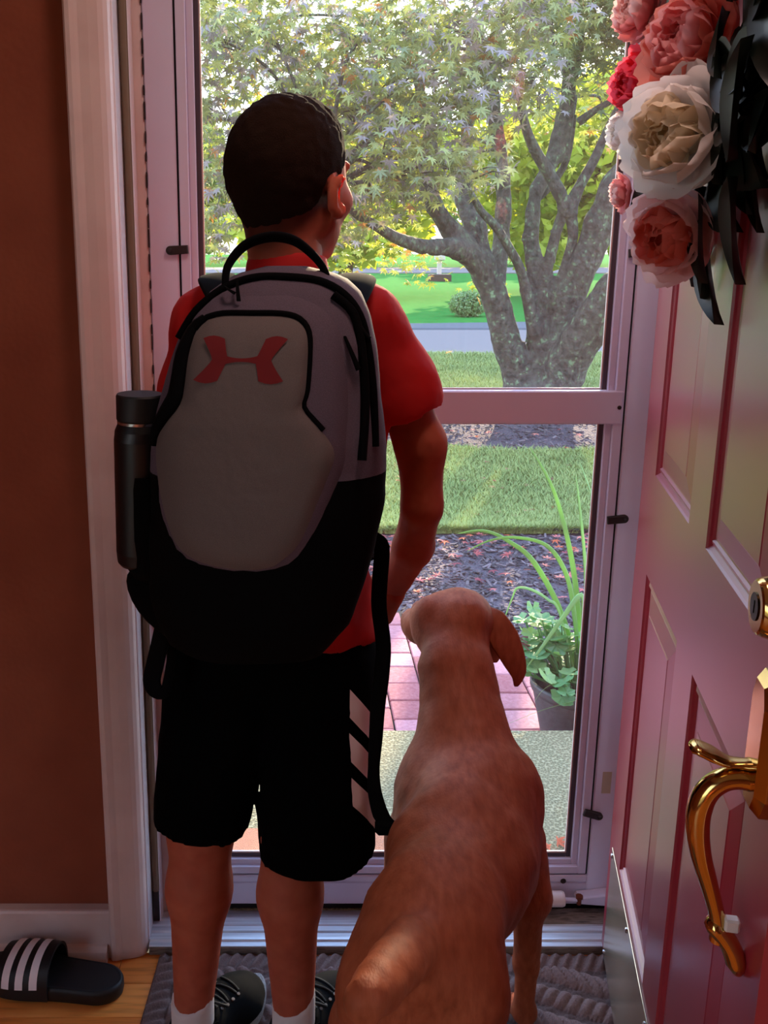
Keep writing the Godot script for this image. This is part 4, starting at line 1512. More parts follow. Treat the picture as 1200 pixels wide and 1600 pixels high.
	# eyes
	for s in [-1.0, 1.0]:
		g = G.new()
		g.lathe_smooth([Vector2(0, -0.0105), Vector2(0.006, -0.0088), Vector2(0.0105, 0), Vector2(0.006, 0.0088), Vector2(0, 0.0105)], 14, Transform3D(B, hp.call(0.031 * s, -0.005, 0.0815)))
		var e := obj("eye", g.mesh(), mat(Color(0.9, 0.88, 0.86), 0.15), p)
		g = G.new()
		g.lathe_smooth([Vector2(0, -0.0045), Vector2(0.004, -0.002), Vector2(0.0045, 0.0), Vector2(0, 0.002)], 12, Transform3D(B * Basis(Vector3.RIGHT, PI / 2), hp.call(0.031 * s, -0.005, 0.0895)))
		obj("iris", g.mesh(), mat(Color(0.12, 0.07, 0.04), 0.2), e)
	# hair: cropped cap ending above the ears and at the nape
	f = Field.new(c - V(0.13, 0.13, 0.13), c + V(0.13, 0.13, 0.13), 0.0048)
	f.ell(hp.call(0, 0.013, -0.010), V(0.0785, 0.0935, 0.0985), B, 0.02)
	f.ell(hp.call(0, 0.000, -0.044), V(0.0680, 0.0765, 0.0622), B, 0.02)
	f.ell(hp.call(0, -0.045, -0.030), V(0.0555, 0.070, 0.0575), B, 0.02)
	f.ell(hp.call(0, 0.055, 0.030), V(0.050, 0.046, 0.050), B, 0.02)
	f.warp(noise(99, 55.0, 2), 0.003)
	var cutn := (Vector3.DOWN + F * 0.90).normalized()
	f.clip(hp.call(0, 0.052, 0.085), cutn, 0.006)
	for s in [-1.0, 1.0]:
		f.ell(hp.call(0.085 * s, -0.045, 0.002), V(0.030, 0.042, 0.030), B, 0.006, true)
		f.ell(hp.call(0.060 * s, -0.105, -0.055), V(0.038, 0.038, 0.06), B, 0.012, true)
	g = G.new()
	f.into(g)
	obj("hair", g.mesh(), hairm, p, "short dark brown cropped hair")
	# ---- t-shirt
	f = Field.new(V(-0.26, 0.70, 0.05), V(0.27, 1.37, 0.37), 0.0095)
	f.ell(V(-0.010, 1.12, 0.205), V(0.138, 0.19, 0.105), Basis(), 0.04)
	f.ell(V(-0.022, 0.92, 0.210), V(0.138, 0.20, 0.105), Basis(), 0.06)
	f.cap(V(-0.024, 0.90, 0.212), V(-0.020, 0.78, 0.215), 0.105, 0.110, 0.05)
	f.cap(V(-0.075, 0.80, 0.215), V(0.040, 0.78, 0.215), 0.095, 0.101, 0.04)
	f.cap(V(-0.112, 1.250, 0.20), V(0.105, 1.256, 0.20), 0.060, 0.060, 0.05)
	f.cap(V(-0.008, 1.27, 0.21), V(-0.008, 1.315, 0.207), 0.072, 0.060, 0.03)
	f.cap(V(0.106, 1.252, 0.20), V(0.156, 1.17, 0.202), 0.060, 0.058, 0.03)
	f.cap(V(0.156, 1.17, 0.202), V(0.178, 1.085, 0.205), 0.058, 0.068, 0.03)
	f.cap(V(-0.112, 1.246, 0.20), V(-0.150, 1.09, 0.19), 0.062, 0.068, 0.03)
	f.clip(V(0.170, 1.117, 0.2), V(0.304, -0.953, 0), 0.006, V(0.150, 0.95, -1), V(1, 1.25, 1))
	f.clip(V(-0.160, 1.112, 0.2), V(-0.25, -0.968, 0), 0.006, V(-1, 0.95, -1), V(-0.150, 1.25, 1))
	f.clip(V(0.12, 0.774, 0.2), V(-0.10, -0.995, 0), 0.006, V(-1, 0, -1), V(1, 0.82, 1))
	f.warp(noise(101, 7.0, 3), 0.010)
	g = G.new()
	f.into(g)
	var ts := obj("t_shirt", g.mesh(), shirt, p, "plain red t-shirt")
	g = G.new()
	g.lathe_smooth([Vector2(0.064, -0.030), Vector2(0.0625, -0.012), Vector2(0.0595, 0.010), Vector2(0.0575, 0.017), Vector2(0.0555, 0.016), Vector2(0.0545, 0.0), Vector2(0.054, -0.02)], 32, Transform3D(Basis(Vector3.RIGHT, -0.16), V(-0.007, 1.336, 0.207)))
	obj("collar", g.mesh(), shirt, ts)
	# ---- shorts
	f = Field.new(V(-0.28, 0.34, 0.07), V(0.20, 0.95, 0.40), 0.0095)
	f.ell(V(-0.033, 0.78, 0.220), V(0.150, 0.10, 0.105), Basis(), 0.03)
	f.cap(V(-0.105, 0.73, 0.226), V(-0.151, 0.44, 0.258), 0.096, 0.077, 0.03)
	f.cap(V(0.040, 0.73, 0.226), V(0.040, 0.38, 0.262), 0.096, 0.096, 0.014)
	f.clip(V(-0.149, 0.452, 0.258), V(-0.08, -0.99, 0.05), 0.008, V(-1, 0.2, -1), V(-0.064, 0.55, 1))
	f.clip(V(0.037, 0.408, 0.262), V(0.05, -0.99, 0.05), 0.008, V(-0.064, 0.2, -1), V(1, 0.5, 1))
	f.cap(V(-0.149, 0.47, 0.258), V(-0.150, 0.38, 0.262), 0.058, 0.072, 0.006, true)
	f.cap(V(0.020, 0.43, 0.262), V(0.037, 0.32, 0.262), 0.062, 0.090, 0.006, true)
	f.warp(noise(102, 5.0, 3), 0.010)
	g = G.new()
	f.into(g)
	var sh := obj("shorts", g.mesh(), black, p, "loose black knee length shorts")
	# three slanting pale stripes low on the right side, laid on the cloth
	var stripe := mat(Color(0.92, 0.87, 0.86), 0.7)
	for k in 3:
		g = G.new()
		var rows := []
		for i in 7:
			var row := PackedVector3Array()
			for j in 7:
				var s := i / 6.0
				var t := j / 6.0
				var ang := lerpf(0.30, 1.0, t)
				var y := 0.724 - k * 0.072 - (1.0 - t) * 0.078 - s * 0.046
				y += 0.028 * (1.0 - t) * 0.0
				var axis := V(0.039, y, 0.245)
				var d := V(cos(ang), 0, sin(ang))
				var r := 0.18
				while r > 0.05 and field_at(f, axis + d * r) > 0.0:
					r -= 0.0015
				row.append(axis + d * (r + 0.0022))
			rows.append(row)
		g.strip(rows, false)
		obj("stripe", g.mesh(), stripe, sh, "pale slanting stripe")
	# ---- socks and shoes
	for s in 2:
		var a := V(-0.167, 0.10, 0.282) if s == 0 else V(0.003, 0.10, 0.284)
		var dir := V(0.57, 0, -0.82) if s == 0 else V(0.55, 0, -0.835)
		f = Field.new(a - V(0.10, 0.09, 0.14), a + V(0.12, 0.08, 0.06), 0.006)
		f.cap(a + V(0, 0.07, 0), a + V(0, -0.045, 0), 0.0365, 0.036, 0.01)
		f.cap(a + V(0, -0.045, 0), a + dir * 0.08 + V(0, -0.055, 0), 0.036, 0.030, 0.02)
		f.clip(a + V(0, 0.052, 0), V(-0.30, 0.86, 0.36).normalized(), 0.004)
		g = G.new()
		f.into(g)
		var so := obj("sock", g.mesh(), M.sock, p, "white ankle sock")
		g = G.new()
		for k in 2:
			var q := a + V(0.018 + 0.012 * k, -0.004 + 0.010 * k, 0.0335 - 0.006 * k)
			g.tube([q - V(0.014, 0.006, -0.002), q + V(0.014, 0.006, -0.008)], 0.0014, 5)
		obj("sock_mark", g.mesh(), M.shoe, so)
		shoe(p, a - V(0, a.y, 0) - dir * 0.052, atan2(-dir.x, -dir.z), s)


func field_at(f: Field, p: Vector3) -> float:
	var q := (p - f.o) / f.h
	var x := clampi(int(q.x), 0, f.nx - 2)
	var y := clampi(int(q.y), 0, f.ny - 2)
	var z := clampi(int(q.z), 0, f.nz - 2)
	var i := (z * f.ny + y) * f.nx + x
	var t := q - Vector3(x, y, z)
	var sy := f.nx
	var sz := f.nx * f.ny
	var a := lerpf(lerpf(f.d[i], f.d[i + 1], t.x), lerpf(f.d[i + sy], f.d[i + sy + 1], t.x), t.y)
	var b := lerpf(lerpf(f.d[i + sz], f.d[i + sz + 1], t.x), lerpf(f.d[i + sz + sy], f.d[i + sz + sy + 1], t.x), t.y)
	return lerpf(a, b, t.z)


# low trainer in its own axes: heel at the origin, toe towards -z
func shoe(parent: Node3D, at: Vector3, turn: float, side: int) -> void:
	var hold := Transform3D(Basis(Vector3.UP, turn), at + V(0, 0.017, 0))
	var m := 1.0 if side == 0 else 1.0
	var half := func(t: float) -> Vector2:
		# left and right half widths along the foot
		var w := 0.031 + 0.004 * sin(t * PI) + 0.013 * exp(-pow((t - 0.70) / 0.20, 2.0))
		var e := sqrt(maxf(0.0, 1.0 - pow(maxf(0.0, (t - 0.72) / 0.28), 2.2))) * sqrt(maxf(0.0, 1.0 - pow(maxf(0.0, (0.14 - t) / 0.14), 2.0)))
		return Vector2(w * e + 0.004 * sin(t * 6.0) * e, w * e)
	var L := 0.242
	var outline := func(grow: float, y: float) -> PackedVector3Array:
		var r := PackedVector3Array()
		for k in 40:
			var t := (1.0 - cos(PI * k / 39.0)) / 2.0
			var h: Vector2 = half.call(t)
			r.append(V(h.x + grow * minf(1.0, h.x / 0.01), y, -t * L))
		for k in range(38, 0, -1):
			var t := (1.0 - cos(PI * k / 39.0)) / 2.0
			var h: Vector2 = half.call(t)
			r.append(V(-h.y - grow * minf(1.0, h.y / 0.01), y, -t * L))
		return r
	var g := G.new()
	var rings := []
	for q in [[-0.004, 0.0], [0.002, 0.002], [0.004, 0.010], [0.0035, 0.022], [0.001, 0.029], [-0.004, 0.031]]:
		rings.append(outline.call(q[0], q[1]))
	for k in rings.size():
		for j in rings[k].size():
			var t: float = -rings[k][j].z / L
			rings[k][j].y += 0.006 * clampf((t - 0.75) / 0.25, 0, 1) * clampf((t - 0.75) / 0.25, 0, 1) + (0.006 * (1.0 - t) if k > 2 else 0.0)
			rings[k][j] = hold * rings[k][j]
	g.strip(rings, true, true, true)
	# upper
	var f := Field.new(V(-0.062, 0.005, -0.26), V(0.062, 0.115, 0.02), 0.0058)
	f.cap(V(0, 0.040, -0.034), V(0, 0.062, -0.052), 0.034, 0.037, 0.02)
	f.cap(V(0, 0.045, -0.050), V(0.002, 0.038, -0.150), 0.037, 0.037, 0.03)
	f.cap(V(0.002, 0.034, -0.150), V(0.002, 0.029, -0.196), 0.040, 0.034, 0.03)
	f.cap(V(0.012, 0.028, -0.165), V(-0.010, 0.028, -0.175), 0.034, 0.034, 0.03)
	f.cap(V(0, 0.055, -0.078), V(0, 0.040, -0.140), 0.033, 0.028, 0.03)
	f.clip(V(0, 0.026, 0), Vector3.DOWN, 0.004)
	f.clip(V(0, 0.080, -0.04), V(0, 0.95, 0.30).normalized(), 0.006, V(-1, 0, -0.085), V(1, 1, 1))
	f.cap(V(0, 0.052, -0.050), V(0, 0.12, -0.054), 0.031, 0.034, 0.006, true)
	var gu := G.new()
	f.into(gu)
	for i in gu.v.size():
		gu.v[i] = hold * gu.v[i]
	var up := obj("shoe", gu.mesh(), M.shoe, parent, "black low trainer with a white sole")
	obj("sole", g.mesh(), M.sole, up, "white textured sole")
	g = G.new()
	for k in 5:
		var z := -0.092 - 0.015 * k
		var pts := []
		for j in 7:
			var x := lerpf(-0.023, 0.023, j / 6.0)
			var zz := z + (0.004 if k % 2 == 0 else -0.004) * (j / 3.0 - 1.0)
			var y := 0.10
			while y > 0.03 and field_at(f, V(x, y, zz)) > 0.0:
				y -= 0.001
			pts.append(hold * V(x, y + 0.0018, zz))
		g.tube(pts, 0.0026, 6, true, 0.7)
	for s in [-1.0, 1.0]:
		var b := smooth_path([V(0, 0.090, -0.088), V(s * 0.020, 0.104, -0.082), V(s * 0.036, 0.098, -0.092), V(s * 0.030, 0.086, -0.104), V(s * 0.006, 0.088, -0.092)], 5)
		for j in b.size():
			b[j] = hold * b[j]
		g.tube(b, 0.0024, 6)
		g.tube([hold * V(0, 0.090, -0.088), hold * V(s * 0.022, 0.082, -0.110), hold * V(s * 0.034, 0.060, -0.126)], 0.0022, 6)
	obj("laces", g.mesh(), mat(Color(0.045, 0.045, 0.05), 0.8), up)
	for s in [-1.0, 1.0]:
		for k in 4:
			var z := -0.098 - 0.015 * k
			var y := 0.09
			var x: float = s * 0.0255
			while y > 0.03 and field_at(f, V(x, y, z)) > 0.0:
				y -= 0.001
			g = G.new()
			g.tube([hold * V(x, y - 0.001, z), hold * V(x + s * 0.001, y + 0.0016, z)], 0.0030, 8)
			obj("eyelet", g.mesh(), M.worn, up)


func build_backpack() -> void:
	var heather := relief(grain(mat(Color(1, 1, 1), 0.85), ntex(noise(110, 0.2, 3), [Color(0.24, 0.195, 0.235), Color(0.42, 0.35, 0.41)], 512), V(6, 6, 6)), ntex(noise(111, 0.02, 4), [], 256), 0.12)
	var grey := relief(grain(mat(Color(1, 1, 1), 0.9), ntex(noise(112, 0.25, 3), [Color(0.32, 0.28, 0.27), Color(0.44, 0.39, 0.375)], 512), V(6, 6, 6)), ntex(noise(113, 0.012, 4), [], 256), 0.12)
	var black := mat(Color(0.014, 0.012, 0.015), 0.9)
	black.metallic_specular = 0.2
	var web := mat(Color(0.025, 0.022, 0.028), 0.9)
	web.metallic_specular = 0.2
	var logo := mat(Color(0.42, 0.03, 0.05), 0.9)
	var p := thing("backpack", "dark grey backpack with a lighter grey front panel and red emblem, worn by the boy", "backpack")
	var tab := [[0.805, -0.11, 0.02, 0.40], [0.815, -0.145, 0.045, 0.43], [0.838, -0.172, 0.060, 0.452], [0.876, -0.188, 0.083, 0.472], [0.92, -0.195, 0.095, 0.484], [0.98, -0.192, 0.112, 0.490], [1.05, -0.186, 0.125, 0.490], [1.11, -0.184, 0.123, 0.485], [1.16, -0.177, 0.119, 0.478], [1.205, -0.166, 0.114, 0.468], [1.25, -0.150, 0.109, 0.454], [1.285, -0.133, 0.103, 0.437], [1.312, -0.110, 0.092, 0.418], [1.330, -0.083, 0.072, 0.400], [1.341, -0.056, 0.045, 0.384], [1.345, -0.035, 0.02, 0.37]]
	var look := func(y: float) -> Array:
		for i in tab.size() - 1:
			if y <= tab[i + 1][0]:
				var t := clampf((y - tab[i][0]) / (tab[i + 1][0] - tab[i][0]), 0, 1)
				return [lerpf(tab[i][1], tab[i + 1][1], t), lerpf(tab[i][2], tab[i + 1][2], t), lerpf(tab[i][3], tab[i + 1][3], t)]
		var l: Array = tab[tab.size() - 1]
		return [l[1], l[2], l[3]]
	var zb := 0.318
	# front surface of the bag
	var zf := func(x: float, y: float) -> float:
		var a: Array = look.call(y)
		var u := clampf(absf(x - (a[0] + a[1]) / 2.0) / ((a[1] - a[0]) / 2.0), 0.0, 0.999)
		var h: float = (a[2] - zb) / 2.0
		return zb + h + h * pow(1.0 - pow(u, 2.6), 1.0 / 2.6)
	var wob := noise(115, 9.0, 2)
	var shell := func(y0: float, y1: float, n: int) -> Array:
		var rings := []
		for k in n:
			var y := lerpf(y0, y1, k / (n - 1.0))
			var a: Array = look.call(y)
			var cx: float = (a[0] + a[1]) / 2.0
			var hw: float = (a[1] - a[0]) / 2.0
			var hd: float = (a[2] - zb) / 2.0
			var ring := PackedVector3Array()
			for j in 48:
				var t := -TAU * j / 48.0
				var c := cos(t)
				var s := sin(t)
				var r := pow(pow(absf(c), 2.6) + pow(absf(s), 2.6), -1.0 / 2.6)
				var q := V(cx + c * r * hw, y, zb + hd + s * r * hd)
				q += V(c, 0, s) * 0.004 * wob.get_noise_3d(q.x, q.y, q.z)
				ring.append(q)
			rings.append(ring)
		return rings
	var g := G.new()
	g.strip(shell.call(1.085, 1.345, 34), true, false, true)
	obj("upper_body", g.mesh(), heather, p, "dark heather grey upper body")
	g = G.new()
	g.strip(shell.call(0.805, 1.0855, 26), true, true, false)
	obj("base", g.mesh(), black, p, "black lower body")
	# front pocket and grey panel: patches raised off the front
	var patch := func(outline: Array, lift: float, base: float, n: int) -> G:
		var gg := G.new()
		var c := Vector2.ZERO
		for q in outline:
			c += q
		c /= outline.size()
		var rr := []
		for k in n + 2:
			var t := 1.0 - float(maxi(k - 1, 0)) / n
			var ring := PackedVector3Array()
			for q in outline:
				var e: Vector2 = c + (q - c) * t
				var up := base if k == 0 else base + lift * pow(1.0 - pow(t, 7.0), 0.6) + (0.002 if k > 0 else 0.0)
				ring.append(V(e.x, e.y, zf.call(e.x, e.y) + up))
			rr.append(ring)
		gg.strip(rr, true, false, false)
		return gg
	var dense := func(o: Array, per: int) -> Array:
		var q := o.duplicate()
		q.append(o[0])
		var s := smooth_path(q, per)
		s.pop_back()
		return s
	var pocket := [Vector2(-0.128, 1.270), Vector2(-0.140, 1.24), Vector2(-0.150, 1.21), Vector2(-0.165, 1.165), Vector2(-0.176, 1.12), Vector2(-0.172, 1.05), Vector2(-0.15, 0.99), Vector2(-0.10, 0.968), Vector2(-0.02, 0.968), Vector2(0.02, 1.00), Vector2(0.048, 1.06), Vector2(0.068, 1.11), Vector2(0.071, 1.16), Vector2(0.071, 1.21), Vector2(0.064, 1.265), Vector2(0.046, 1.295), Vector2(0.012, 1.311), Vector2(-0.035, 1.314), Vector2(-0.085, 1.308), Vector2(-0.113, 1.294)]
	obj("front_pocket", patch.call(dense.call(pocket, 3), 0.014, -0.004, 10).mesh(), heather, p)
	var pan := [Vector2(-0.105, 1.285), Vector2(-0.120, 1.270), Vector2(-0.131, 1.24), Vector2(-0.136, 1.205), Vector2(-0.141, 1.184), Vector2(-0.158, 1.160), Vector2(-0.171, 1.135), Vector2(-0.172, 1.10), Vector2(-0.166, 1.06), Vector2(-0.156, 1.025), Vector2(-0.146, 1.004), Vector2(-0.130, 0.990), Vector2(-0.10, 0.980), Vector2(-0.062, 0.975), Vector2(-0.030, 0.978), Vector2(-0.012, 0.988), Vector2(0.010, 1.011), Vector2(0.028, 1.053), Vector2(0.048, 1.102), Vector2(0.053, 1.122), Vector2(0.047, 1.140), Vector2(0.033, 1.158), Vector2(0.015, 1.180), Vector2(0.019, 1.20), Vector2(0.022, 1.24), Vector2(0.021, 1.268), Vector2(0.010, 1.284), Vector2(-0.012, 1.290), Vector2(-0.050, 1.2905), Vector2(-0.085, 1.290)]
	var pd: Array = dense.call(pan, 3)
	var pn := obj("front_panel", patch.call(pd, 0.016, 0.006, 12).mesh(), grey, p, "lighter grey front panel")
	# dark welt round the upper edge of the panel
	g = G.new()
	var w := []
	for k in range(62, 94):
		var q: Vector2 = pd[k % pd.size()]
		w.append(V(q.x, q.y, zf.call(q.x, q.y) + 0.009))
	g.tube(w, 0.0045, 6)
	w = []
	for k in range(0, 20):
		var q: Vector2 = pd[k]
		w.append(V(q.x - 0.004, q.y, zf.call(q.x, q.y) + 0.006))
	g.tube(w, spread([0.0045, 0.011, 0.013, 0.005], w.size()), 6)
	obj("piping", g.mesh(), black, pn)
	# red emblem: two flared uprights joined by a thin bar
	g = G.new()
	for s in [1.0, -1.0]:
		var rows := []
		for i in 21:
			var t := i / 20.0 * 2.0 - 1.0
			var row := PackedVector3Array()
			var out: float = 0.036 + 0.016 * pow(absf(t), 1.2) + (0.003 if t < 0 else 0.0) * absf(t)
			var inn: float = 0.016 + 0.009 * pow(absf(t), 0.8)
			for j in 5:
				var q := j / 4.0
				var xx: float = -0.061 + s * lerpf(inn, out, q) + t * 0.0045
				var yy: float = 1.2375 + t * (0.0245 + 0.0035 * sin(PI * q))
				row.append(V(xx, yy, zf.call(xx, yy) + 0.0248))
			rows.append(row)
		if s < 0:
			rows.reverse()
		g.strip(rows, false)
	var bar := []
	for i in 2:
		var row := PackedVector3Array()
		for j in 9:
			var xx: float = -0.061 + (j / 8.0 - 0.5) * 0.040
			var yy: float = 1.2375 + (i - 0.5) * (0.004 + 0.006 * pow(absf(j / 4.0 - 1.0), 2.0))
			row.append(V(xx, yy, zf.call(xx, yy) + 0.0247))
		bar.append(row)
	g.strip(bar, false)
	obj("emblem", g.mesh(), logo, pn, "red emblem of two flared uprights and a thin bar")
	# top loop, zips and pulls
	g = G.new()
	var lp := smooth_path([V(-0.086, 1.322, 0.385), V(-0.083, 1.345, 0.375), V(-0.067, 1.367, 0.364), V(-0.047, 1.3785, 0.360), V(-0.022, 1.383, 0.358), V(0.003, 1.378, 0.360), V(0.024, 1.363, 0.364), V(0.041, 1.343, 0.372), V(0.048, 1.322, 0.380)], 4)
	g.tube(lp, spread([0.008, 0.0095, 0.010, 0.010, 0.0085, 0.008], lp.size()), 10, true, 0.55, Vector3.UP)
	obj("top_handle", g.mesh(), web, p)
	g = G.new()
	var zp := []
	for q in [Vector2(-0.145, 1.262), Vector2(-0.122, 1.297), Vector2(-0.088, 1.324), Vector2(-0.05, 1.3375), Vector2(-0.01, 1.339), Vector2(0.035, 1.334), Vector2(0.066, 1.318), Vector2(0.086, 1.292), Vector2(0.096, 1.255), Vector2(0.103, 1.20), Vector2(0.106, 1.13)]:
		zp.append(V(q.x, q.y - 0.006, zf.call(q.x, q.y - 0.006) + 0.002))
	g.tube(smooth_path(zp, 4), 0.0058, 6)
	var z2 := []
	for q in [Vector2(0.052, 1.312), Vector2(0.078, 1.288), Vector2(0.088, 1.24), Vector2(0.092, 1.18), Vector2(0.088, 1.11)]:
		z2.append(V(q.x, q.y, zf.call(q.x, q.y) + 0.0035))
	g.tube(smooth_path(z2, 4), 0.006, 6)
	obj("zip", g.mesh(), black, p)
	for q in [[V(0.070, 1.292, 0.418), V(0.098, 1.258, 0.428), 0.0055], [V(0.066, 1.262, 0.440), V(0.083, 1.222, 0.452), 0.005], [V(-0.085, 1.322, 0.410), V(-0.071, 1.314, 0.425), 0.0035], [V(-0.069, 1.330, 0.410), V(-0.066, 1.305, 0.432), 0.003]]:
		g = G.new()
		g.tube([q[0], q[0].lerp(q[1], 0.5) + V(0, 0, 0.006), q[1]], [q[2] * 0.5, q[2] * 0.8, q[2]], 8, true, 0.5)
		obj("zip_pull", g.mesh(), black, p)
	# stretch pockets on the sides
	g = G.new()
	g.lathe_smooth([Vector2(0.0, 0.922), Vector2(0.026, 0.925), Vector2(0.038, 0.945), Vector2(0.0405, 0.99), Vector2(0.0405, 1.06), Vector2(0.0395, 1.075), Vector2(0.0375, 1.075)], 22, Transform3D(Basis(Vector3(0, 0, 1), -0.02), V(-0.210, 0.0, 0.385)))
	obj("side_pocket", g.mesh(), black, p)
	g = G.new()
	g.tube(smooth_path([V(-0.20, 0.935, 0.375), V(-0.185, 0.89, 0.375), V(-0.150, 0.85, 0.38)], 4), [0.03, 0.034, 0.036, 0.036, 0.035, 0.034, 0.032, 0.03, 0.025], 12)
	obj("pocket_gusset", g.mesh(), black, p)
	# shoulder straps and loose webbing
	for s in [-1.0, 1.0]:
		g = G.new()
		var x: float = 0.094 if s > 0 else -0.108
		var st := smooth_path([V(x * 0.8, 1.300, 0.335), V(x * 0.95, 1.322, 0.275), V(x, 1.325, 0.215), V(x * 1.03, 1.300, 0.150), V(x * 1.05, 1.22, 0.105), V(x * 1.1, 1.08, 0.090), V(x * 1.2, 0.95, 0.120), V(x * 1.28, 0.92, 0.22), V(x * 1.15, 0.93, 0.325)], 4)
		g.tube(st, spread([0.026, 0.028, 0.028, 0.028, 0.026, 0.02, 0.013, 0.012, 0.012], st.size()), 12, true, 0.24, Vector3.RIGHT)
		obj("shoulder_strap", g.mesh(), web, p)
	g = G.new()
	var rs := smooth_path([V(0.114, 0.975, 0.350), V(0.128, 0.955, 0.338), V(0.127, 0.90, 0.332), V(0.127, 0.858, 0.330), V(0.1345, 0.80, 0.330), V(0.1325, 0.75, 0.330), V(0.1285, 0.705, 0.330), V(0.1265, 0.65, 0.330), V(0.1245, 0.60, 0.330), V(0.1265, 0.56, 0.330), V(0.137, 0.520, 0.332), V(0.150, 0.503, 0.334)], 4)
	g.tube(rs, spread([0.010, 0.0115, 0.0115, 0.0115, 0.0115, 0.012, 0.0115, 0.0105, 0.009, 0.011, 0.0135, 0.012], rs.size()), 10, true, 0.28, Vector3.RIGHT)
	obj("loose_strap", g.mesh(), web, p)
	obj("strap_end", boxm(V(0.128, 0.487, 0.324), V(0.160, 0.513, 0.342), 0.006), web, p)
	g = G.new()
	var ls := smooth_path([V(-0.178, 0.87, 0.372), V(-0.186, 0.83, 0.366), V(-0.197, 0.785, 0.362), V(-0.203, 0.758, 0.360), V(-0.198, 0.742, 0.360), V(-0.186, 0.738, 0.358), V(-0.180, 0.76, 0.352), V(-0.170, 0.82, 0.345), V(-0.16, 0.86, 0.34)], 4)
	g.tube(ls, spread([0.011, 0.0125, 0.0130, 0.0130, 0.012, 0.010, 0.008, 0.007, 0.007], ls.size()), 10, true, 0.35, Vector3.RIGHT)
	obj("strap_loop", g.mesh(), web, p)
	# bottle standing in the left pocket
	var b := thing("water_bottle", "black water bottle with a flat lid in the left side pocket of the backpack", "bottle", V(-0.2055, 0.945, 0.385))
	b.rotation.z = -0.02
	g = G.new()
	g.lathe([Vector2(0.0, 0.0), Vector2(0.030, 0.0), Vector2(0.034, 0.005), Vector2(0.0355, 0.02), Vector2(0.0355, 0.175), Vector2(0.0340, 0.188), Vector2(0.0300, 0.1975), Vector2(0.0, 0.1975)], 28)
	obj("body", g.mesh(), mat(Color(0.022, 0.02, 0.024), 0.4), b)
	g = G.new()
	g.lathe([Vector2(0.0, 0.1972), Vector2(0.0305, 0.1972), Vector2(0.0305, 0.2008), Vector2(0.0, 0.2008)], 28)
	obj("ring", g.mesh(), M.steel, b, "thin steel ring")
	g = G.new()
	g.lathe([Vector2(0.0, 0.2005), Vector2(0.030, 0.2005), Vector2(0.0315, 0.203), Vector2(0.0315, 0.234), Vector2(0.0300, 0.2365), Vector2(0.0, 0.2365)], 28)
	obj("lid", g.mesh(), mat(Color(0.02, 0.018, 0.02), 0.55), b)


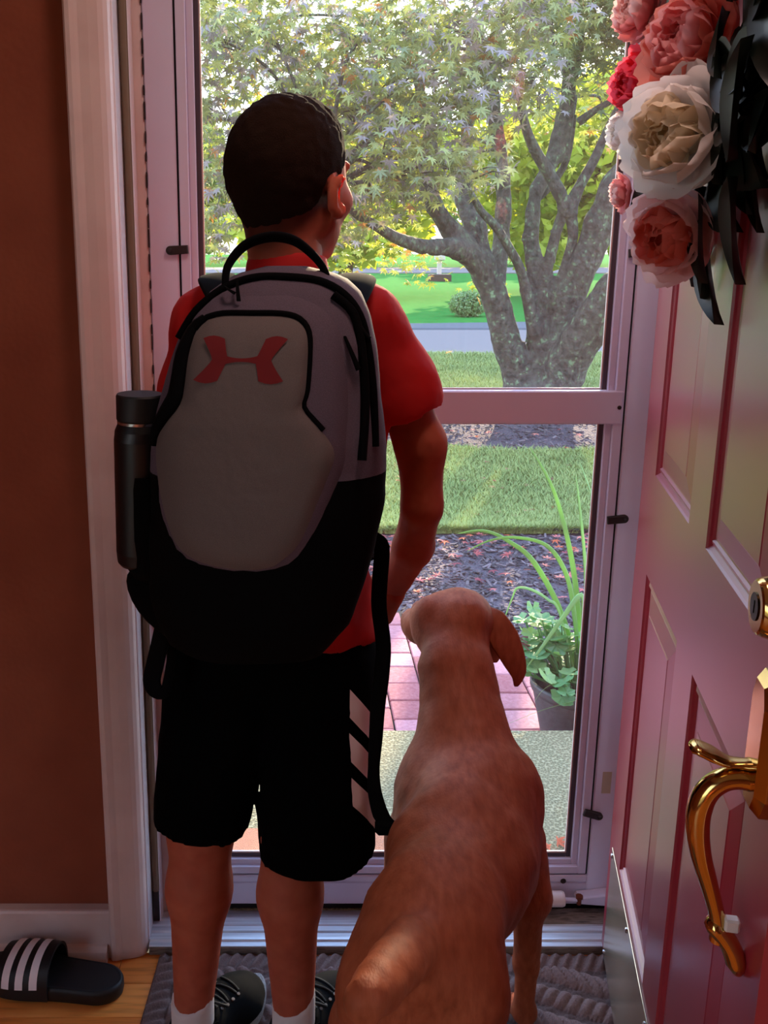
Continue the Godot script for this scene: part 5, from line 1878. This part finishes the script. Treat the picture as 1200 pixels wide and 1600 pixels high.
func build_dog() -> void:
	var fur := relief(grain(mat(Color(1, 1, 1), 0.62), ntex(noise(120, 0.05, 4), [Color(0.50, 0.24, 0.14), Color(0.60, 0.31, 0.195), Color(0.68, 0.38, 0.26)], 256), V(5, 2, 2.5)), ntex(noise(121, 0.25, 3), [], 256), 0.06)
	fur.metallic_specular = 0.3
	var d := thing("dog", "short haired rust coloured dog standing with its back to us beside the boy, looking out", "dog", V(0, 0.007, 0))
	var f := Field.new(V(0.02, 0.0, -0.20), V(0.48, 0.80, 0.85), 0.0076)
	# trunk: deep chest, tucked belly, muscled rump
	f.ell(V(0.292, 0.430, 0.245), V(0.108, 0.145, 0.150), Basis(), 0.05)
	f.ell(V(0.262, 0.445, 0.345), V(0.106, 0.122, 0.150), Basis(Vector3.UP, -0.3), 0.05)
	f.cap(V(0.240, 0.470, 0.40), V(0.198, 0.490, 0.53), 0.092, 0.080, 0.05)
	f.cap(V(0.190, 0.495, 0.52), V(0.160, 0.500, 0.62), 0.066, 0.055, 0.05)
	f.ell(V(0.220, 0.440, 0.580), V(0.050, 0.105, 0.080), Basis(), 0.035)
	f.ell(V(0.122, 0.425, 0.560), V(0.046, 0.100, 0.080), Basis(), 0.035)
	f.cap(V(0.288, 0.515, 0.255), V(0.262, 0.530, 0.34), 0.058, 0.045, 0.05)
	# shoulders and front legs
	for s in [1.0, -1.0]:
		var x: float = 0.292 + 0.082 * s
		f.ell(V(x - 0.006 * s, 0.440, 0.205), V(0.042, 0.105, 0.070), Basis(Vector3.RIGHT, 0.25), 0.04)
		f.cap(V(x + 0.010 * s, 0.385, 0.215), V(x + 0.026 * s, 0.300, 0.245), 0.044, 0.032, 0.03)
		f.cap(V(x + 0.026 * s, 0.300, 0.245), V(x + 0.032 * s, 0.150, 0.225), 0.030, 0.020, 0.02)
		f.cap(V(x + 0.032 * s, 0.150, 0.225), V(x + 0.035 * s, 0.050, 0.218), 0.0205, 0.018, 0.015)
		f.cap(V(x + 0.035 * s, 0.046, 0.218), V(x + 0.037 * s, 0.030, 0.180), 0.022, 0.020, 0.015)
		for k in 3:
			f.cap(V(x + 0.036 * s + (k - 1) * 0.013, 0.028, 0.185), V(x + 0.038 * s + (k - 1) * 0.015, 0.025, 0.163), 0.012, 0.010, 0.004)
	# hind legs: stifle forward and up, hock backward
	for s in [1.0, -1.0]:
		var x: float = 0.163 + 0.050 * s
		var z: float = 0.01 * s
		f.cap(V(x, 0.430, 0.600 + z), V(x + 0.012 * s, 0.320, 0.545 + z), 0.054, 0.042, 0.04)
		f.cap(V(x + 0.012 * s, 0.320, 0.545 + z), V(x + 0.012 * s, 0.170, 0.680 + z), 0.044, 0.022, 0.03)
		f.cap(V(x + 0.012 * s, 0.170, 0.680 + z), V(x + 0.014 * s, 0.050, 0.665 + z), 0.0205, 0.018, 0.012)
		f.cap(V(x + 0.014 * s, 0.042, 0.665 + z), V(x + 0.016 * s, 0.030, 0.625 + z), 0.022, 0.020, 0.015)
		for k in 3:
			f.cap(V(x + 0.015 * s + (k - 1) * 0.013, 0.028, 0.630 + z), V(x + 0.016 * s + (k - 1) * 0.015, 0.024, 0.608 + z), 0.012, 0.010, 0.004)
	# neck
	f.cap(V(0.289, 0.500, 0.235), V(0.286, 0.575, 0.175), 0.092, 0.066, 0.05)
	f.cap(V(0.286, 0.575, 0.175), V(0.283, 0.650, 0.110), 0.0640, 0.0555, 0.04)
	# docked tail carried straight back
	var tl := [V(0.140, 0.545, 0.655), V(0.118, 0.572, 0.715), V(0.094, 0.594, 0.770), V(0.078, 0.603, 0.800)]
	var tr := [0.036, 0.029, 0.027, 0.024]
	for i in 3:
		f.cap(tl[i], tl[i + 1], tr[i], tr[i + 1], 0.02 if i == 0 else 0.008)
	# head, turned a little to the left
	var c := V(0.290, 0.706, 0.022)
	var F := V(-0.36, -0.20, -0.91).normalized()
	var R := Vector3.UP.cross(-F).normalized()
	var U := R.cross(F).normalized()
	var B := Basis(R, U, -F)
	var hp := func(r: float, u: float, fw: float) -> Vector3: return c + R * r + U * u + F * fw
	f.ell(c, V(0.0610, 0.0460, 0.066), B, 0.02)
	f.cap(hp.call(-0.043, 0.020, 0.002), hp.call(0.043, 0.020, 0.002), 0.0255, 0.0255, 0.03)
	f.ell(hp.call(0, 0.020, -0.050), V(0.030, 0.026, 0.028), B, 0.03)
	for s in [-1.0, 1.0]:
		f.ell(hp.call(0.040 * s, 0.010, 0.046), V(0.020, 0.016, 0.024), B, 0.02)
		f.ell(hp.call(0.046 * s, -0.022, 0.010), V(0.022, 0.032, 0.040), B, 0.02)
		f.ell(hp.call(0.020 * s, -0.038, 0.115), V(0.014, 0.024, 0.040), B, 0.015)
	f.cap(hp.call(0, -0.012, 0.05), hp.call(0, -0.026, 0.150), 0.036, 0.0255, 0.025)
	f.cap(hp.call(0, -0.050, 0.04), hp.call(0, -0.055, 0.130), 0.024, 0.016, 0.015)
	f.cap(hp.call(0, -0.006, -0.025), V(0.283, 0.645, 0.112), 0.050, 0.0560, 0.04)
	f.warp(noise(122, 9.0, 3), 0.006)
	var g := G.new()
	f.into(g)
	obj("body", g.mesh(), fur, d)
	# ears: thin hanging flaps
	var em: StandardMaterial3D = fur.duplicate()
	em.backlight_enabled = true
	em.backlight = Color(0.30, 0.05, 0.015)
	g = G.new()
	var p := smooth_path([V(0.338, 0.733, 0.040), V(0.354, 0.722, 0.060), V(0.374, 0.690, 0.072), V(0.391, 0.655, 0.078), V(0.400, 0.628, 0.080), V(0.397, 0.604, 0.080)], 4)
	g.tube(p, spread([0.010, 0.024, 0.028, 0.0225, 0.0155, 0.004], p.size()), 14, true, 0.15, V(0.80, 0.42, -0.30))
	obj("ear", g.mesh(), em, d, "right ear hanging clear of the neck")
	g = G.new()
	p = smooth_path([V(0.350, 0.705, 0.045), V(0.360, 0.685, 0.055), V(0.364, 0.662, 0.058), V(0.362, 0.640, 0.058)], 4)
	g.tube(p, spread([0.008, 0.015, 0.015, 0.005], p.size()), 12, true, 0.30, V(0.9, 0.0, -0.2))
	obj("ear_fold", g.mesh(), mat(Color(0.66, 0.42, 0.34), 0.7), d, "pale inner fold of the right ear")
	g = G.new()
	p = smooth_path([V(0.240, 0.726, -0.010), V(0.226, 0.715, -0.014), V(0.222, 0.690, -0.014), V(0.226, 0.660, -0.012), V(0.236, 0.636, -0.010)], 4)
	g.tube(p, spread([0.008, 0.017, 0.021, 0.018, 0.005], p.size()), 14, true, 0.16, V(0.45, 0.1, 0.88))
	obj("ear", g.mesh(), em, d, "left ear lit from behind")
	for s in [-1.0, 1.0]:
		g = G.new()
		g.lathe_smooth([Vector2(0, -0.0085), Vector2(0.006, -0.006), Vector2(0.0085, 0), Vector2(0.006, 0.006), Vector2(0, 0.0085)], 12, Transform3D(B, hp.call(0.040 * s, 0.004, 0.064)))
		obj("eye", g.mesh(), mat(Color(0.14, 0.07, 0.03), 0.1), d)
	f = Field.new(hp.call(0, -0.020, 0.172) - V(0.04, 0.04, 0.04), hp.call(0, -0.020, 0.172) + V(0.04, 0.04, 0.04), 0.004)
	f.ell(hp.call(0, -0.018, 0.170), V(0.017, 0.014, 0.013), B, 0.01)
	for s in [-1.0, 1.0]:
		f.cap(hp.call(0.008 * s, -0.019, 0.185), hp.call(0.010 * s, -0.019, 0.175), 0.004, 0.004, 0.003, true)
	g = G.new()
	f.into(g)
	obj("nose", g.mesh(), mat(Color(0.30, 0.13, 0.10), 0.35), d)


func build_pot_plant() -> void:
	var base := V(0.985, -0.320, -1.395)
	var d := thing("potted_plant", "grey pot of geranium leaves and long arching grass blades standing on the brick walk", "potted plant", base)
	var pm := relief(grain(mat(Color(1, 1, 1), 0.6), ntex(noise(130, 0.06, 4), [Color(0.20, 0.21, 0.22), Color(0.34, 0.35, 0.36)], 256), Vector3.ONE * 3.0), ntex(noise(131, 0.2), [], 256), 0.08)
	var g := G.new()
	g.lathe([Vector2(0.0, 0.0), Vector2(0.105, 0.0), Vector2(0.112, 0.006), Vector2(0.152, 0.190), Vector2(0.158, 0.196), Vector2(0.162, 0.206), Vector2(0.163, 0.222), Vector2(0.159, 0.228), Vector2(0.150, 0.227), Vector2(0.146, 0.215), Vector2(0.135, 0.15)], 36)
	obj("pot", g.mesh(), pm, d, "dark grey speckled pot")
	g = G.new()
	g.lathe([Vector2(0.146, 0.198), Vector2(0.08, 0.206), Vector2(0.0, 0.204)], 24)
	obj("soil", g.mesh(), mat(Color(0.07, 0.055, 0.05), 1.0), d)
	var green := mat(Color(0.34, 0.52, 0.34), 0.45)
	green.backlight_enabled = true
	green.backlight = Color(0.42, 0.62, 0.34)
	var pale := mat(Color(0.50, 0.63, 0.42), 0.5)
	pale.backlight_enabled = true
	pale.backlight = Color(0.6, 0.8, 0.4)
	var dry := mat(Color(0.36, 0.24, 0.20), 0.9)
	# arching blades: root, knee and tip in the plant's own axes
	var blades := [
		[[V(0.02, 0.20, -0.05), V(0.005, 0.414, -0.055), V(-0.038, 0.657, -0.06), V(-0.107, 0.881, -0.07), V(-0.192, 1.03, -0.09)], 0.0125],
		[[V(0.02, 0.20, -0.05), V(-0.052, 0.438, -0.055), V(-0.162, 0.635, -0.055), V(-0.253, 0.712, -0.055), V(-0.341, 0.750, -0.055), V(-0.427, 0.739, -0.055)], 0.012],
		[[V(0.02, 0.20, -0.03), V(-0.025, 0.473, -0.03), V(-0.063, 0.612, -0.03), V(-0.134, 0.707, -0.03), V(-0.244, 0.734, -0.03), V(-0.329, 0.721, -0.03), V(-0.397, 0.685, -0.03)], 0.010],
		[[V(0.00, 0.20, 0.0), V(-0.08, 0.473, 0.0), V(-0.123, 0.524, 0.0), V(-0.18, 0.559, 0.0), V(-0.228, 0.566, 0.0), V(-0.244, 0.531, 0.0), V(-0.272, 0.438, 0.0)], 0.007],
		[[V(0.03, 0.22, 0.0), V(-0.005, 0.44, 0.02), V(-0.022, 0.552, 0.03), V(-0.081, 0.477, 0.04), V(-0.145, 0.379, 0.05), V(-0.194, 0.302, 0.05)], 0.0125],
		[[V(0.03, 0.20, -0.02), V(0.018, 0.449, -0.03), V(0.005, 0.635, -0.04), V(-0.025, 0.837, -0.05), V(-0.043, 0.947, -0.06)], 0.012],
		[[V(0.05, 0.20, 0.0), V(0.06, 0.50, 0.0), V(0.12, 0.68, -0.02), V(0.22, 0.74, -0.05)], 0.012],
		[[V(0.04, 0.20, 0.03), V(0.10, 0.44, 0.04), V(0.22, 0.50, 0.05), V(0.38, 0.40, 0.06)], 0.012],
		[[V(0.018, 0.225, 0.10), V(-0.059, 0.235, 0.16), V(-0.17, 0.205, 0.17), V(-0.291, 0.150, 0.17)], 0.004],
		[[V(0.05, 0.20, -0.04), V(0.07, 0.60, -0.06), V(0.05, 0.80, -0.10), V(0.00, 0.96, -0.16)], 0.010],
		[[V(-0.02, 0.205, 0.08), V(-0.10, 0.28, 0.12), V(-0.17, 0.25, 0.14), V(-0.22, 0.14, 0.15)], 0.004],
	]
	for b in blades:
		g = G.new()
		var q := smooth_path(b[0], 5)
		var rad := []
		for k in q.size():
			var t := k / (q.size() - 1.0)
			rad.append(b[1] * (0.55 + 0.45 * sin(minf(1.0, t * 2.0) * PI / 2)) * pow(1.0 - t, 0.6) + 0.0006)
		g.tube(q, rad, 6, true, 0.16, V(0.8, 0.0, -0.5) if rng.randf() < 0.5 else V(1, 0, 0.2))
		obj("blade", g.mesh(), pale, d)
	# scalloped geranium leaves on stalks
	g = G.new()
	var o := []
	for k in 21:
		var a := lerpf(-2.75, 2.75, k / 20.0)
		var r := 1.0 - 0.10 * cos(a * 7.0) - 0.12 * absf(a) / 2.75
		o.append(V(sin(a) * r, 0.16 * r * r - 0.04 * cos(a * 7.0), cos(a) * r))
	for k in 20:
		g.tri(Vector3.ZERO, o[k], o[k + 1])
	var leaf := g.mesh()
	var spots := []
	for k in 78:
		var a := rng.randf() * TAU
		var r := 0.20 * sqrt(rng.randf())
		spots.append(V(cos(a) * r - 0.02, 0.235 + 0.17 * rng.randf() * (1.0 - r * 1.5), sin(a) * r))
	for k in 26:
		spots.append(V(-0.12 + rng.randf_range(-0.06, 0.05), 0.36 + rng.randf_range(-0.04, 0.10), -0.04 + rng.randf_range(-0.06, 0.06)))
	spots.append(V(0.02, 0.205, 0.17))
	spots.append(V(-0.16, 0.30, 0.03))
	for s in spots:
		var l := obj("leaf", leaf, green if rng.randf() < 0.65 else pale, d)
		var sz := rng.randf_range(0.030, 0.050)
		l.transform = Transform3D(Basis.from_euler(V(rng.randf_range(-0.2, 0.9), rng.randf() * TAU, rng.randf_range(-0.4, 0.4))).scaled(V(sz, sz, sz)), s)
	g = G.new()
	for s in spots:
		var r0 := V(s.x * 0.25, 0.2, s.z * 0.25)
		g.tube([r0, (r0 + s) / 2.0 + V(s.x, 0.02, s.z) * 0.15, s], [0.0035, 0.003, 0.0022], 5)
	obj("stalks", g.mesh(), green, d).set_meta("kind", "stuff")
	# one faded flower head on a dry stalk
	g = G.new()
	var hd := V(-0.225, 0.375, 0.0)
	g.tube(smooth_path([V(-0.02, 0.21, 0.0), V(-0.10, 0.32, 0.0), hd], 4), 0.003, 6)
	for k in 22:
		var u := V(rng.randfn(), rng.randfn(), rng.randfn()).normalized()
		g.tube([hd, hd + u * 0.03, hd + u * 0.05 + V(0, -0.012, 0)], [0.002, 0.0016, 0.003], 5)
	obj("dead_flower_head", g.mesh(), dry, d, "dry brown flower head")


func build_wreath() -> void:
	var u := V(-0.20062, 0, 0.97967)
	var n := V(-0.97967, 0, -0.20062)
	var w := thing("wreath", "wreath of pink, cream and coral cloth peonies with dark leaves on the red door", "wreath")
	w.transform = Transform3D(Basis(u, Vector3.UP, n), V(0.6175, 0.0, 0.001))
	# ring of twigs; centre high on the door
	var cx := 0.44
	var cy := 1.62
	var g := G.new()
	for k in 7:
		var p := []
		for j in 41:
			var a := TAU * j / 40.0
			var r := 0.205 + 0.012 * sin(a * 3.0 + k * 1.7)
			p.append(V(cx + cos(a) * r, cy + sin(a) * r, 0.030 + 0.012 * cos(a * 5.0 + k * 2.1)))
		g.tube(p, 0.006, 6)
	obj("twig_ring", g.mesh(), M.dark_bark, w)
	var flower := func(c: Vector3, r: float, face: Vector3, inner: Color, outer: Color, sd: int) -> void:
		var r0 := RandomNumberGenerator.new()
		r0.seed = sd
		var z := face.normalized()
		var x := Vector3.UP.cross(z).normalized()
		var y := z.cross(x)
		var fb := Basis(x, y, z)
		var core := G.new()
		core.lathe_smooth([Vector2(0, -0.35 * r), Vector2(0.30 * r, -0.20 * r), Vector2(0.38 * r, 0.05 * r), Vector2(0.28 * r, 0.24 * r), Vector2(0, 0.30 * r)], 14, Transform3D(fb * Basis(Vector3.RIGHT, PI / 2), c))
		var mi := mat(inner, 0.8)
		mi.backlight_enabled = true
		mi.backlight = inner.lightened(0.2)
		var mo := mat(outer, 0.8)
		mo.backlight_enabled = true
		mo.backlight = outer.lightened(0.2)
		var body := obj("peony", core.mesh(), mi, w)
		# cupped petals with frilled rims, in whorls from the outside in
		var whorls := [[9, 0.98, 0.10, 1.12], [8, 0.86, 0.42, 1.0], [7, 0.72, 0.72, 0.86], [6, 0.55, 1.0, 0.66], [5, 0.36, 1.18, 0.48]]
		for q in whorls.size():
			var wh: Array = whorls[q]
			for k in int(wh[0]):
				var a: float = TAU * (k + 0.37 * q) / wh[0] + r0.randf_range(-0.2, 0.2)
				var tilt: float = wh[2] + r0.randf_range(-0.16, 0.16)
				var len_: float = r * wh[3] * r0.randf_range(0.88, 1.1)
				var wid: float = r * 0.62 * (1.0 - 0.09 * q)
				var pg := G.new()
				var rows := []
				for i in 7:
					var t := i / 6.0
					var row := PackedVector3Array()
					for j in 9:
						var s := j / 4.0 - 1.0
						var ww := wid * pow(sin(PI * (0.10 + 0.74 * t)), 0.8)
						var bend := tilt + 0.9 * t * t * (0.75 if q > 0 else 0.45)
						var rr := len_ * t * (1.0 - 0.10 * s * s)
						var frill := 0.045 * r * t * t * sin(s * 7.0 + k * 2.0 + q)
						var lx := 0.10 * r + rr * cos(bend * 0.85) + frill * 0.5
						var lz := -0.22 * r + 0.10 * r * q + rr * sin(bend * 0.85) + 0.30 * ww * s * s + frill
						var ly := s * ww
						row.append(c + fb * V(cos(a) * lx - sin(a) * ly, sin(a) * lx + cos(a) * ly, lz))
					rows.append(row)
				pg.strip(rows, false)
				obj("petal", pg.mesh(), mi if q >= 2 else mo, body)
	var cream := Color(0.93, 0.87, 0.76)
	var white := Color(0.95, 0.93, 0.92)
	var pink := Color(0.93, 0.62, 0.63)
	var coral := Color(0.90, 0.50, 0.44)
	var blush := Color(0.95, 0.80, 0.79)
	var hot := Color(0.90, 0.22, 0.33)
	flower.call(V(0.559, 1.490, 0.075), 0.0648, V(0.75, 0.05, 0.75), cream, white, 5)
	flower.call(V(0.540, 1.388, 0.072), 0.0527, V(0.75, -0.25, 0.70), coral, blush, 6)
	flower.call(V(0.518, 1.591, 0.066), 0.0582, V(0.65, 0.15, 0.75), pink, coral, 7)
	flower.call(V(0.301, 1.582, 0.095), 0.0406, V(0.45, 0.0, 0.9), hot, hot, 8)
	flower.call(V(0.259, 1.679, 0.092), 0.0428, V(0.45, 0.2, 0.9), blush, pink, 9)
	flower.call(V(0.281, 1.523, 0.100), 0.0333, V(0.3, 0.0, 1.0), white, white, 10)
	flower.call(V(0.301, 1.443, 0.102), 0.0250, V(0.1, -0.2, 1.0), blush, pink, 11)
	flower.call(V(0.400, 1.850, 0.060), 0.0650, V(0.3, 0.5, 0.8), pink, blush, 12)
	flower.call(V(0.290, 1.770, 0.060), 0.0600, V(-0.2, 0.4, 0.9), cream, white, 13)
	flower.call(V(0.560, 1.800, 0.060), 0.0600, V(0.5, 0.5, 0.7), coral, blush, 14)
	# leaves: dark, broad and pointed
	var lg := G.new()
	var rows := []
	for i in 9:
		var t := i / 8.0
		var row := PackedVector3Array()
		for j in 5:
			var s := j / 2.0 - 1.0
			row.append(V(s * 0.30 * pow(sin(PI * pow(t, 0.8)), 0.9) + 0.0, 0.10 * s * s - 0.22 * t * t, t))
		rows.append(row)
	lg.strip(rows, false)
	var lm := lg.mesh()
	var dark := mat(Color(0.055, 0.095, 0.06), 0.5)
	var r1 := RandomNumberGenerator.new()
	r1.seed = 9
	for k in 170:
		var a := r1.randf() * TAU
		var rr := r1.randf_range(0.12, 0.25)
		var at := V(cx + cos(a) * rr, cy + sin(a) * rr, r1.randf_range(0.015, 0.055))
		if k >= 84:
			at = V(r1.randf_range(0.58, 0.76), r1.randf_range(1.40, 1.82), r1.randf_range(0.012, 0.05))
			if at.x - 0.58 > (at.y - 1.36) * 1.2:
				at.y += 0.14
		var dir := V(cos(a) + r1.randf_range(-0.7, 0.7), sin(a) + r1.randf_range(-0.7, 0.7), r1.randf_range(-0.05, 0.3)).normalized()
		var l := obj("leaf", lm, dark, w)
		var xx := dir.cross(V(0, 0, 1)).normalized()
		var sz := r1.randf_range(0.07, 0.12)
		l.transform = Transform3D(Basis(xx, dir.cross(xx) * -1.0, dir).scaled(V(sz, sz, sz)), at)


func build_rug() -> void:
	# thick woven mat with cable ribs, a grid displaced by its weave
	var lo := V(-0.262, 0, 0.0185)
	var hi := V(0.86, 0, 0.90)
	var g := G.new()
	var rm := relief(grain(mat(Color(1, 1, 1), 0.95), ntex(noise(140, 0.2, 3), [Color(0.38, 0.30, 0.285), Color(0.56, 0.46, 0.44)], 256), Vector3.ONE * 4.0), ntex(noise(141, 0.3, 2), [], 256), 0.12)
	var nx := 360
	var nz := 280
	var tones := PackedColorArray()
	var rows := []
	for k in nz + 1:
		var z := lerpf(hi.z, lo.z, k / float(nz))
		var row := PackedVector3Array()
		for i in nx + 1:
			var skew := -0.075 * (z - lo.z)
			var x := lerpf(lo.x, hi.x, i / float(nx))
			var e := minf(minf(x - lo.x, hi.x - x), minf(z - lo.z, hi.z - z))
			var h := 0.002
			var painted_shade := Color(0.50, 0.48, 0.48)  # recessed lanes painted darker, as shade between the ropes
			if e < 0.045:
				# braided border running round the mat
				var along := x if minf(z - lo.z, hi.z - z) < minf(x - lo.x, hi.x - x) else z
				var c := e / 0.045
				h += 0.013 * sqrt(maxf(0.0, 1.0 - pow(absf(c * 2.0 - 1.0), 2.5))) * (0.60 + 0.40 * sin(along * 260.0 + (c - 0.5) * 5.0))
				painted_shade = Color(0.9, 0.88, 0.88)
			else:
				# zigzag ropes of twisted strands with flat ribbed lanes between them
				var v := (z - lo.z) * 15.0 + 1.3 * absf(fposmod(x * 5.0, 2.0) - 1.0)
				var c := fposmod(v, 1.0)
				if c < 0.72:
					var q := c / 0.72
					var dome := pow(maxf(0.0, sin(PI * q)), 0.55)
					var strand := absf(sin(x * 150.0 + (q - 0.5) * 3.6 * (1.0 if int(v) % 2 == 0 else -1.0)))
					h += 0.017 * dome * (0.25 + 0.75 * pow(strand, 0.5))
					painted_shade = Color.WHITE
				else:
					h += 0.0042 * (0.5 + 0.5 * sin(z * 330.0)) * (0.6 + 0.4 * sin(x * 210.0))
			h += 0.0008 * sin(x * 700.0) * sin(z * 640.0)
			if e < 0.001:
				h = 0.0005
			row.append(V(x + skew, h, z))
			tones.append(painted_shade)
		rows.append(row)
	g.strip(rows, false)
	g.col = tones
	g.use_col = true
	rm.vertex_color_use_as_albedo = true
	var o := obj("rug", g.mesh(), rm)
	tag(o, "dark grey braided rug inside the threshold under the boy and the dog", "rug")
	var b := G.new()
	b.quad(V(lo.x, 0.0004, lo.z), V(hi.x, 0.0004, lo.z), V(hi.x - 0.066, 0.0004, hi.z), V(lo.x - 0.066, 0.0004, hi.z))
	obj("backing", b.mesh(), M.gap, o)


func build_slide() -> void:
	# a slip-on sandal lying along the wall, heel to the right
	var a := thing("slide_sandal", "black slide sandal with three pale stripes on its strap, lying by the baseboard", "sandal", V(-0.318, 0.0, 0.117))
	a.rotation.y = -0.17
	var rub := mat(Color(0.022, 0.024, 0.034), 0.55)
	var bed := mat(Color(0.035, 0.038, 0.055), 0.7)
	var half := func(t: float) -> float:
		var w := 0.039 + 0.003 * sin(t * PI) + 0.009 * exp(-pow((t - 0.72) / 0.22, 2.0))
		return w * sqrt(maxf(0.0, 1.0 - pow(maxf(0.0, (t - 0.74) / 0.26), 2.3))) * sqrt(maxf(0.0, 1.0 - pow(maxf(0.0, (0.17 - t) / 0.17), 2.1)))
	var L := 0.275
	var ring := func(grow: float, y: float, dish: float) -> PackedVector3Array:
		var r := PackedVector3Array()
		for k in 36:
			var t := (1.0 - cos(PI * k / 35.0)) / 2.0
			var h: float = half.call(t)
			r.append(V(-t * L - grow * (t * 2.0 - 1.0) * 0.8, y + 0.010 * pow(maxf(0.0, (t - 0.8) / 0.2), 2.0) + dish, maxf(0.0, h + grow)))
		for k in range(34, 0, -1):
			var t := (1.0 - cos(PI * k / 35.0)) / 2.0
			var h: float = half.call(t)
			r.append(V(-t * L - grow * (t * 2.0 - 1.0) * 0.8, y + 0.010 * pow(maxf(0.0, (t - 0.8) / 0.2), 2.0) + dish, -maxf(0.0, h + grow)))
		return r
	var g := G.new()
	g.strip([ring.call(-0.006, 0.0, 0.0), ring.call(-0.001, 0.003, 0), ring.call(0.001, 0.012, 0), ring.call(0.001, 0.024, 0), ring.call(-0.001, 0.029, 0), ring.call(-0.004, 0.031, 0)], true, true, true)
	obj("sole", g.mesh(), rub, a)
	g = G.new()
	g.strip([ring.call(-0.0035, 0.0312, 0.0), ring.call(-0.006, 0.0315, 0), ring.call(-0.012, 0.0295, 0), ring.call(-0.025, 0.0285, 0)], true, false, true)
	obj("footbed", g.mesh(), bed, a)
	# broad strap over the forefoot
	var strap := func(x0: float, x1: float, out: float, n: int) -> Array:
		var rr := []
		for i in n + 1:
			var x := lerpf(x0, x1, i / float(n))
			var t := x / L
			var h: float = half.call(clampf(t, 0.05, 0.93)) + 0.003 + out
			var top := lerpf(0.080, 0.062, clampf((t - 0.48) / 0.4, 0, 1)) + out
			var row := PackedVector3Array()
			for j in 19:
				var an := PI * j / 18.0
				row.append(V(-x, 0.008 + (top - 0.008) * pow(sin(an), 0.62), cos(an) * h))
			rr.append(row)
		return rr
	g = G.new()
	var s0: Array = strap.call(0.128, 0.232, 0.004, 10)
	var s1: Array = strap.call(0.128, 0.232, -0.001, 10)
	g.strip(s0, false)
	s1.reverse()
	g.strip(s1, false)
	for e in [0, 10]:
		for j in 18:
			var p0: Vector3 = s0[e][j]
			var p1: Vector3 = s0[e][j + 1]
			var q0: Vector3 = s1[10 - e][j]
			var q1: Vector3 = s1[10 - e][j + 1]
			g.quad(p0, p1, q1, q0)
	var st := obj("strap", g.mesh(), rub, a)
	var white := mat(Color(0.94, 0.90, 0.91), 0.5)
	for k in 3:
		g = G.new()
		var x0 := 0.146 + 0.027 * k
		var rr := []
		var base: Array = strap.call(x0, x0 + 0.0150, 0.0056, 3)
		for row in base:
			rr.append((row as PackedVector3Array).slice(1, 18))
		g.strip(rr, false)
		obj("stripe", g.mesh(), white, st, "pale stripe")


func build_leaves() -> void:
	var lm := maple_leaf_mesh(5)
	var mats := []
	var hues := ["dull red", "pinkish red", "dark crimson", "coral pink", "orange"]
	for c in [Color(0.60, 0.26, 0.25), Color(0.72, 0.38, 0.36), Color(0.50, 0.19, 0.22), Color(0.76, 0.45, 0.38), Color(0.70, 0.32, 0.16)]:
		mats.append(mat(c, 0.7))
	var r := RandomNumberGenerator.new()
	r.seed = 77
	var put := func(p: Vector3, sz: float, big: float, label: String, group: String) -> void:
		var k := r.randi() % 5
		var o := obj("fallen_leaf", lm, mats[k])
		var b := Basis(Vector3.UP, r.randf() * TAU) * Basis(Vector3.RIGHT, r.randf_range(-0.25, 0.25)) * Basis(Vector3(0, 0, 1), r.randf_range(-0.25, 0.25))
		o.transform = Transform3D(b.scaled(V(sz, sz, sz)), p)
		var tip := o.transform.basis.z.normalized()
		var way := "right" if tip.x > 0.7 else "left" if tip.x < -0.7 else "nearer" if tip.z > 0.0 else "away"
		tag(o, ("large " if sz > big else "small ") + hues[k] + " maple leaf " + label + ", tip pointing " + way, "leaf", group)
	var across := func(x: float, lo: float, hi: float) -> String:
		var t := (x - lo) / (hi - lo)
		return "boy side" if t < 0.33 else "midway" if t < 0.66 else "hinge side"
	var drift := noise(150, 0.8, 2)
	var n := 0
	while n < 230:
		var p := V(r.randf_range(0.25, 2.1), -0.326, r.randf_range(-3.82, -2.72))
		var likely := 0.25 + 0.9 * maxf(0.0, drift.get_noise_2d(p.x * 1.4, p.z * 1.4)) + 0.6 * maxf(0.0, (-p.z - 3.2))
		if r.randf() > likely:
			continue
		var row := "by the green edging" if p.z < -3.5 else "in mid mulch bed" if p.z < -3.1 else "on mulch by the bricks"
		put.call(p + V(0, r.randf() * 0.012, 0), r.randf_range(0.038, 0.066), 0.052, row + ", " + across.call(p.x, 0.25, 2.1), "maple leaves on the mulch bed")
		n += 1
	for k in 46:
		var z := r.randf_range(-6.4, -4.1)
		var x := r.randf_range(0.25, 0.6 + -z * 0.30)
		var row := "on the near lawn" if z > -4.9 else "half way up the lawn" if z > -5.7 else "high on the lawn"
		put.call(V(x, -0.308, z), r.randf_range(0.04, 0.065), 0.052, row + ", " + across.call(x, 0.25, 0.6 - z * 0.30), "maple leaves on the lawn")
	for k in 22:
		var a := r.randf() * TAU
		put.call(V(1.7 + cos(a) * 1.4 * r.randf(), -0.27, -7.0 + sin(a) * 0.5), r.randf_range(0.05, 0.07), 0.06, "on the mulch ring under the old tree", "maple leaves under the tree")
	for q in [V(0.665, -0.140, -0.535), V(0.69, -0.1395, -0.56)]:
		put.call(q, 0.045, 0.04 if q.x > 0.68 else 0.05, "on the stoop by the glass corner", "maple leaves on the stoop")
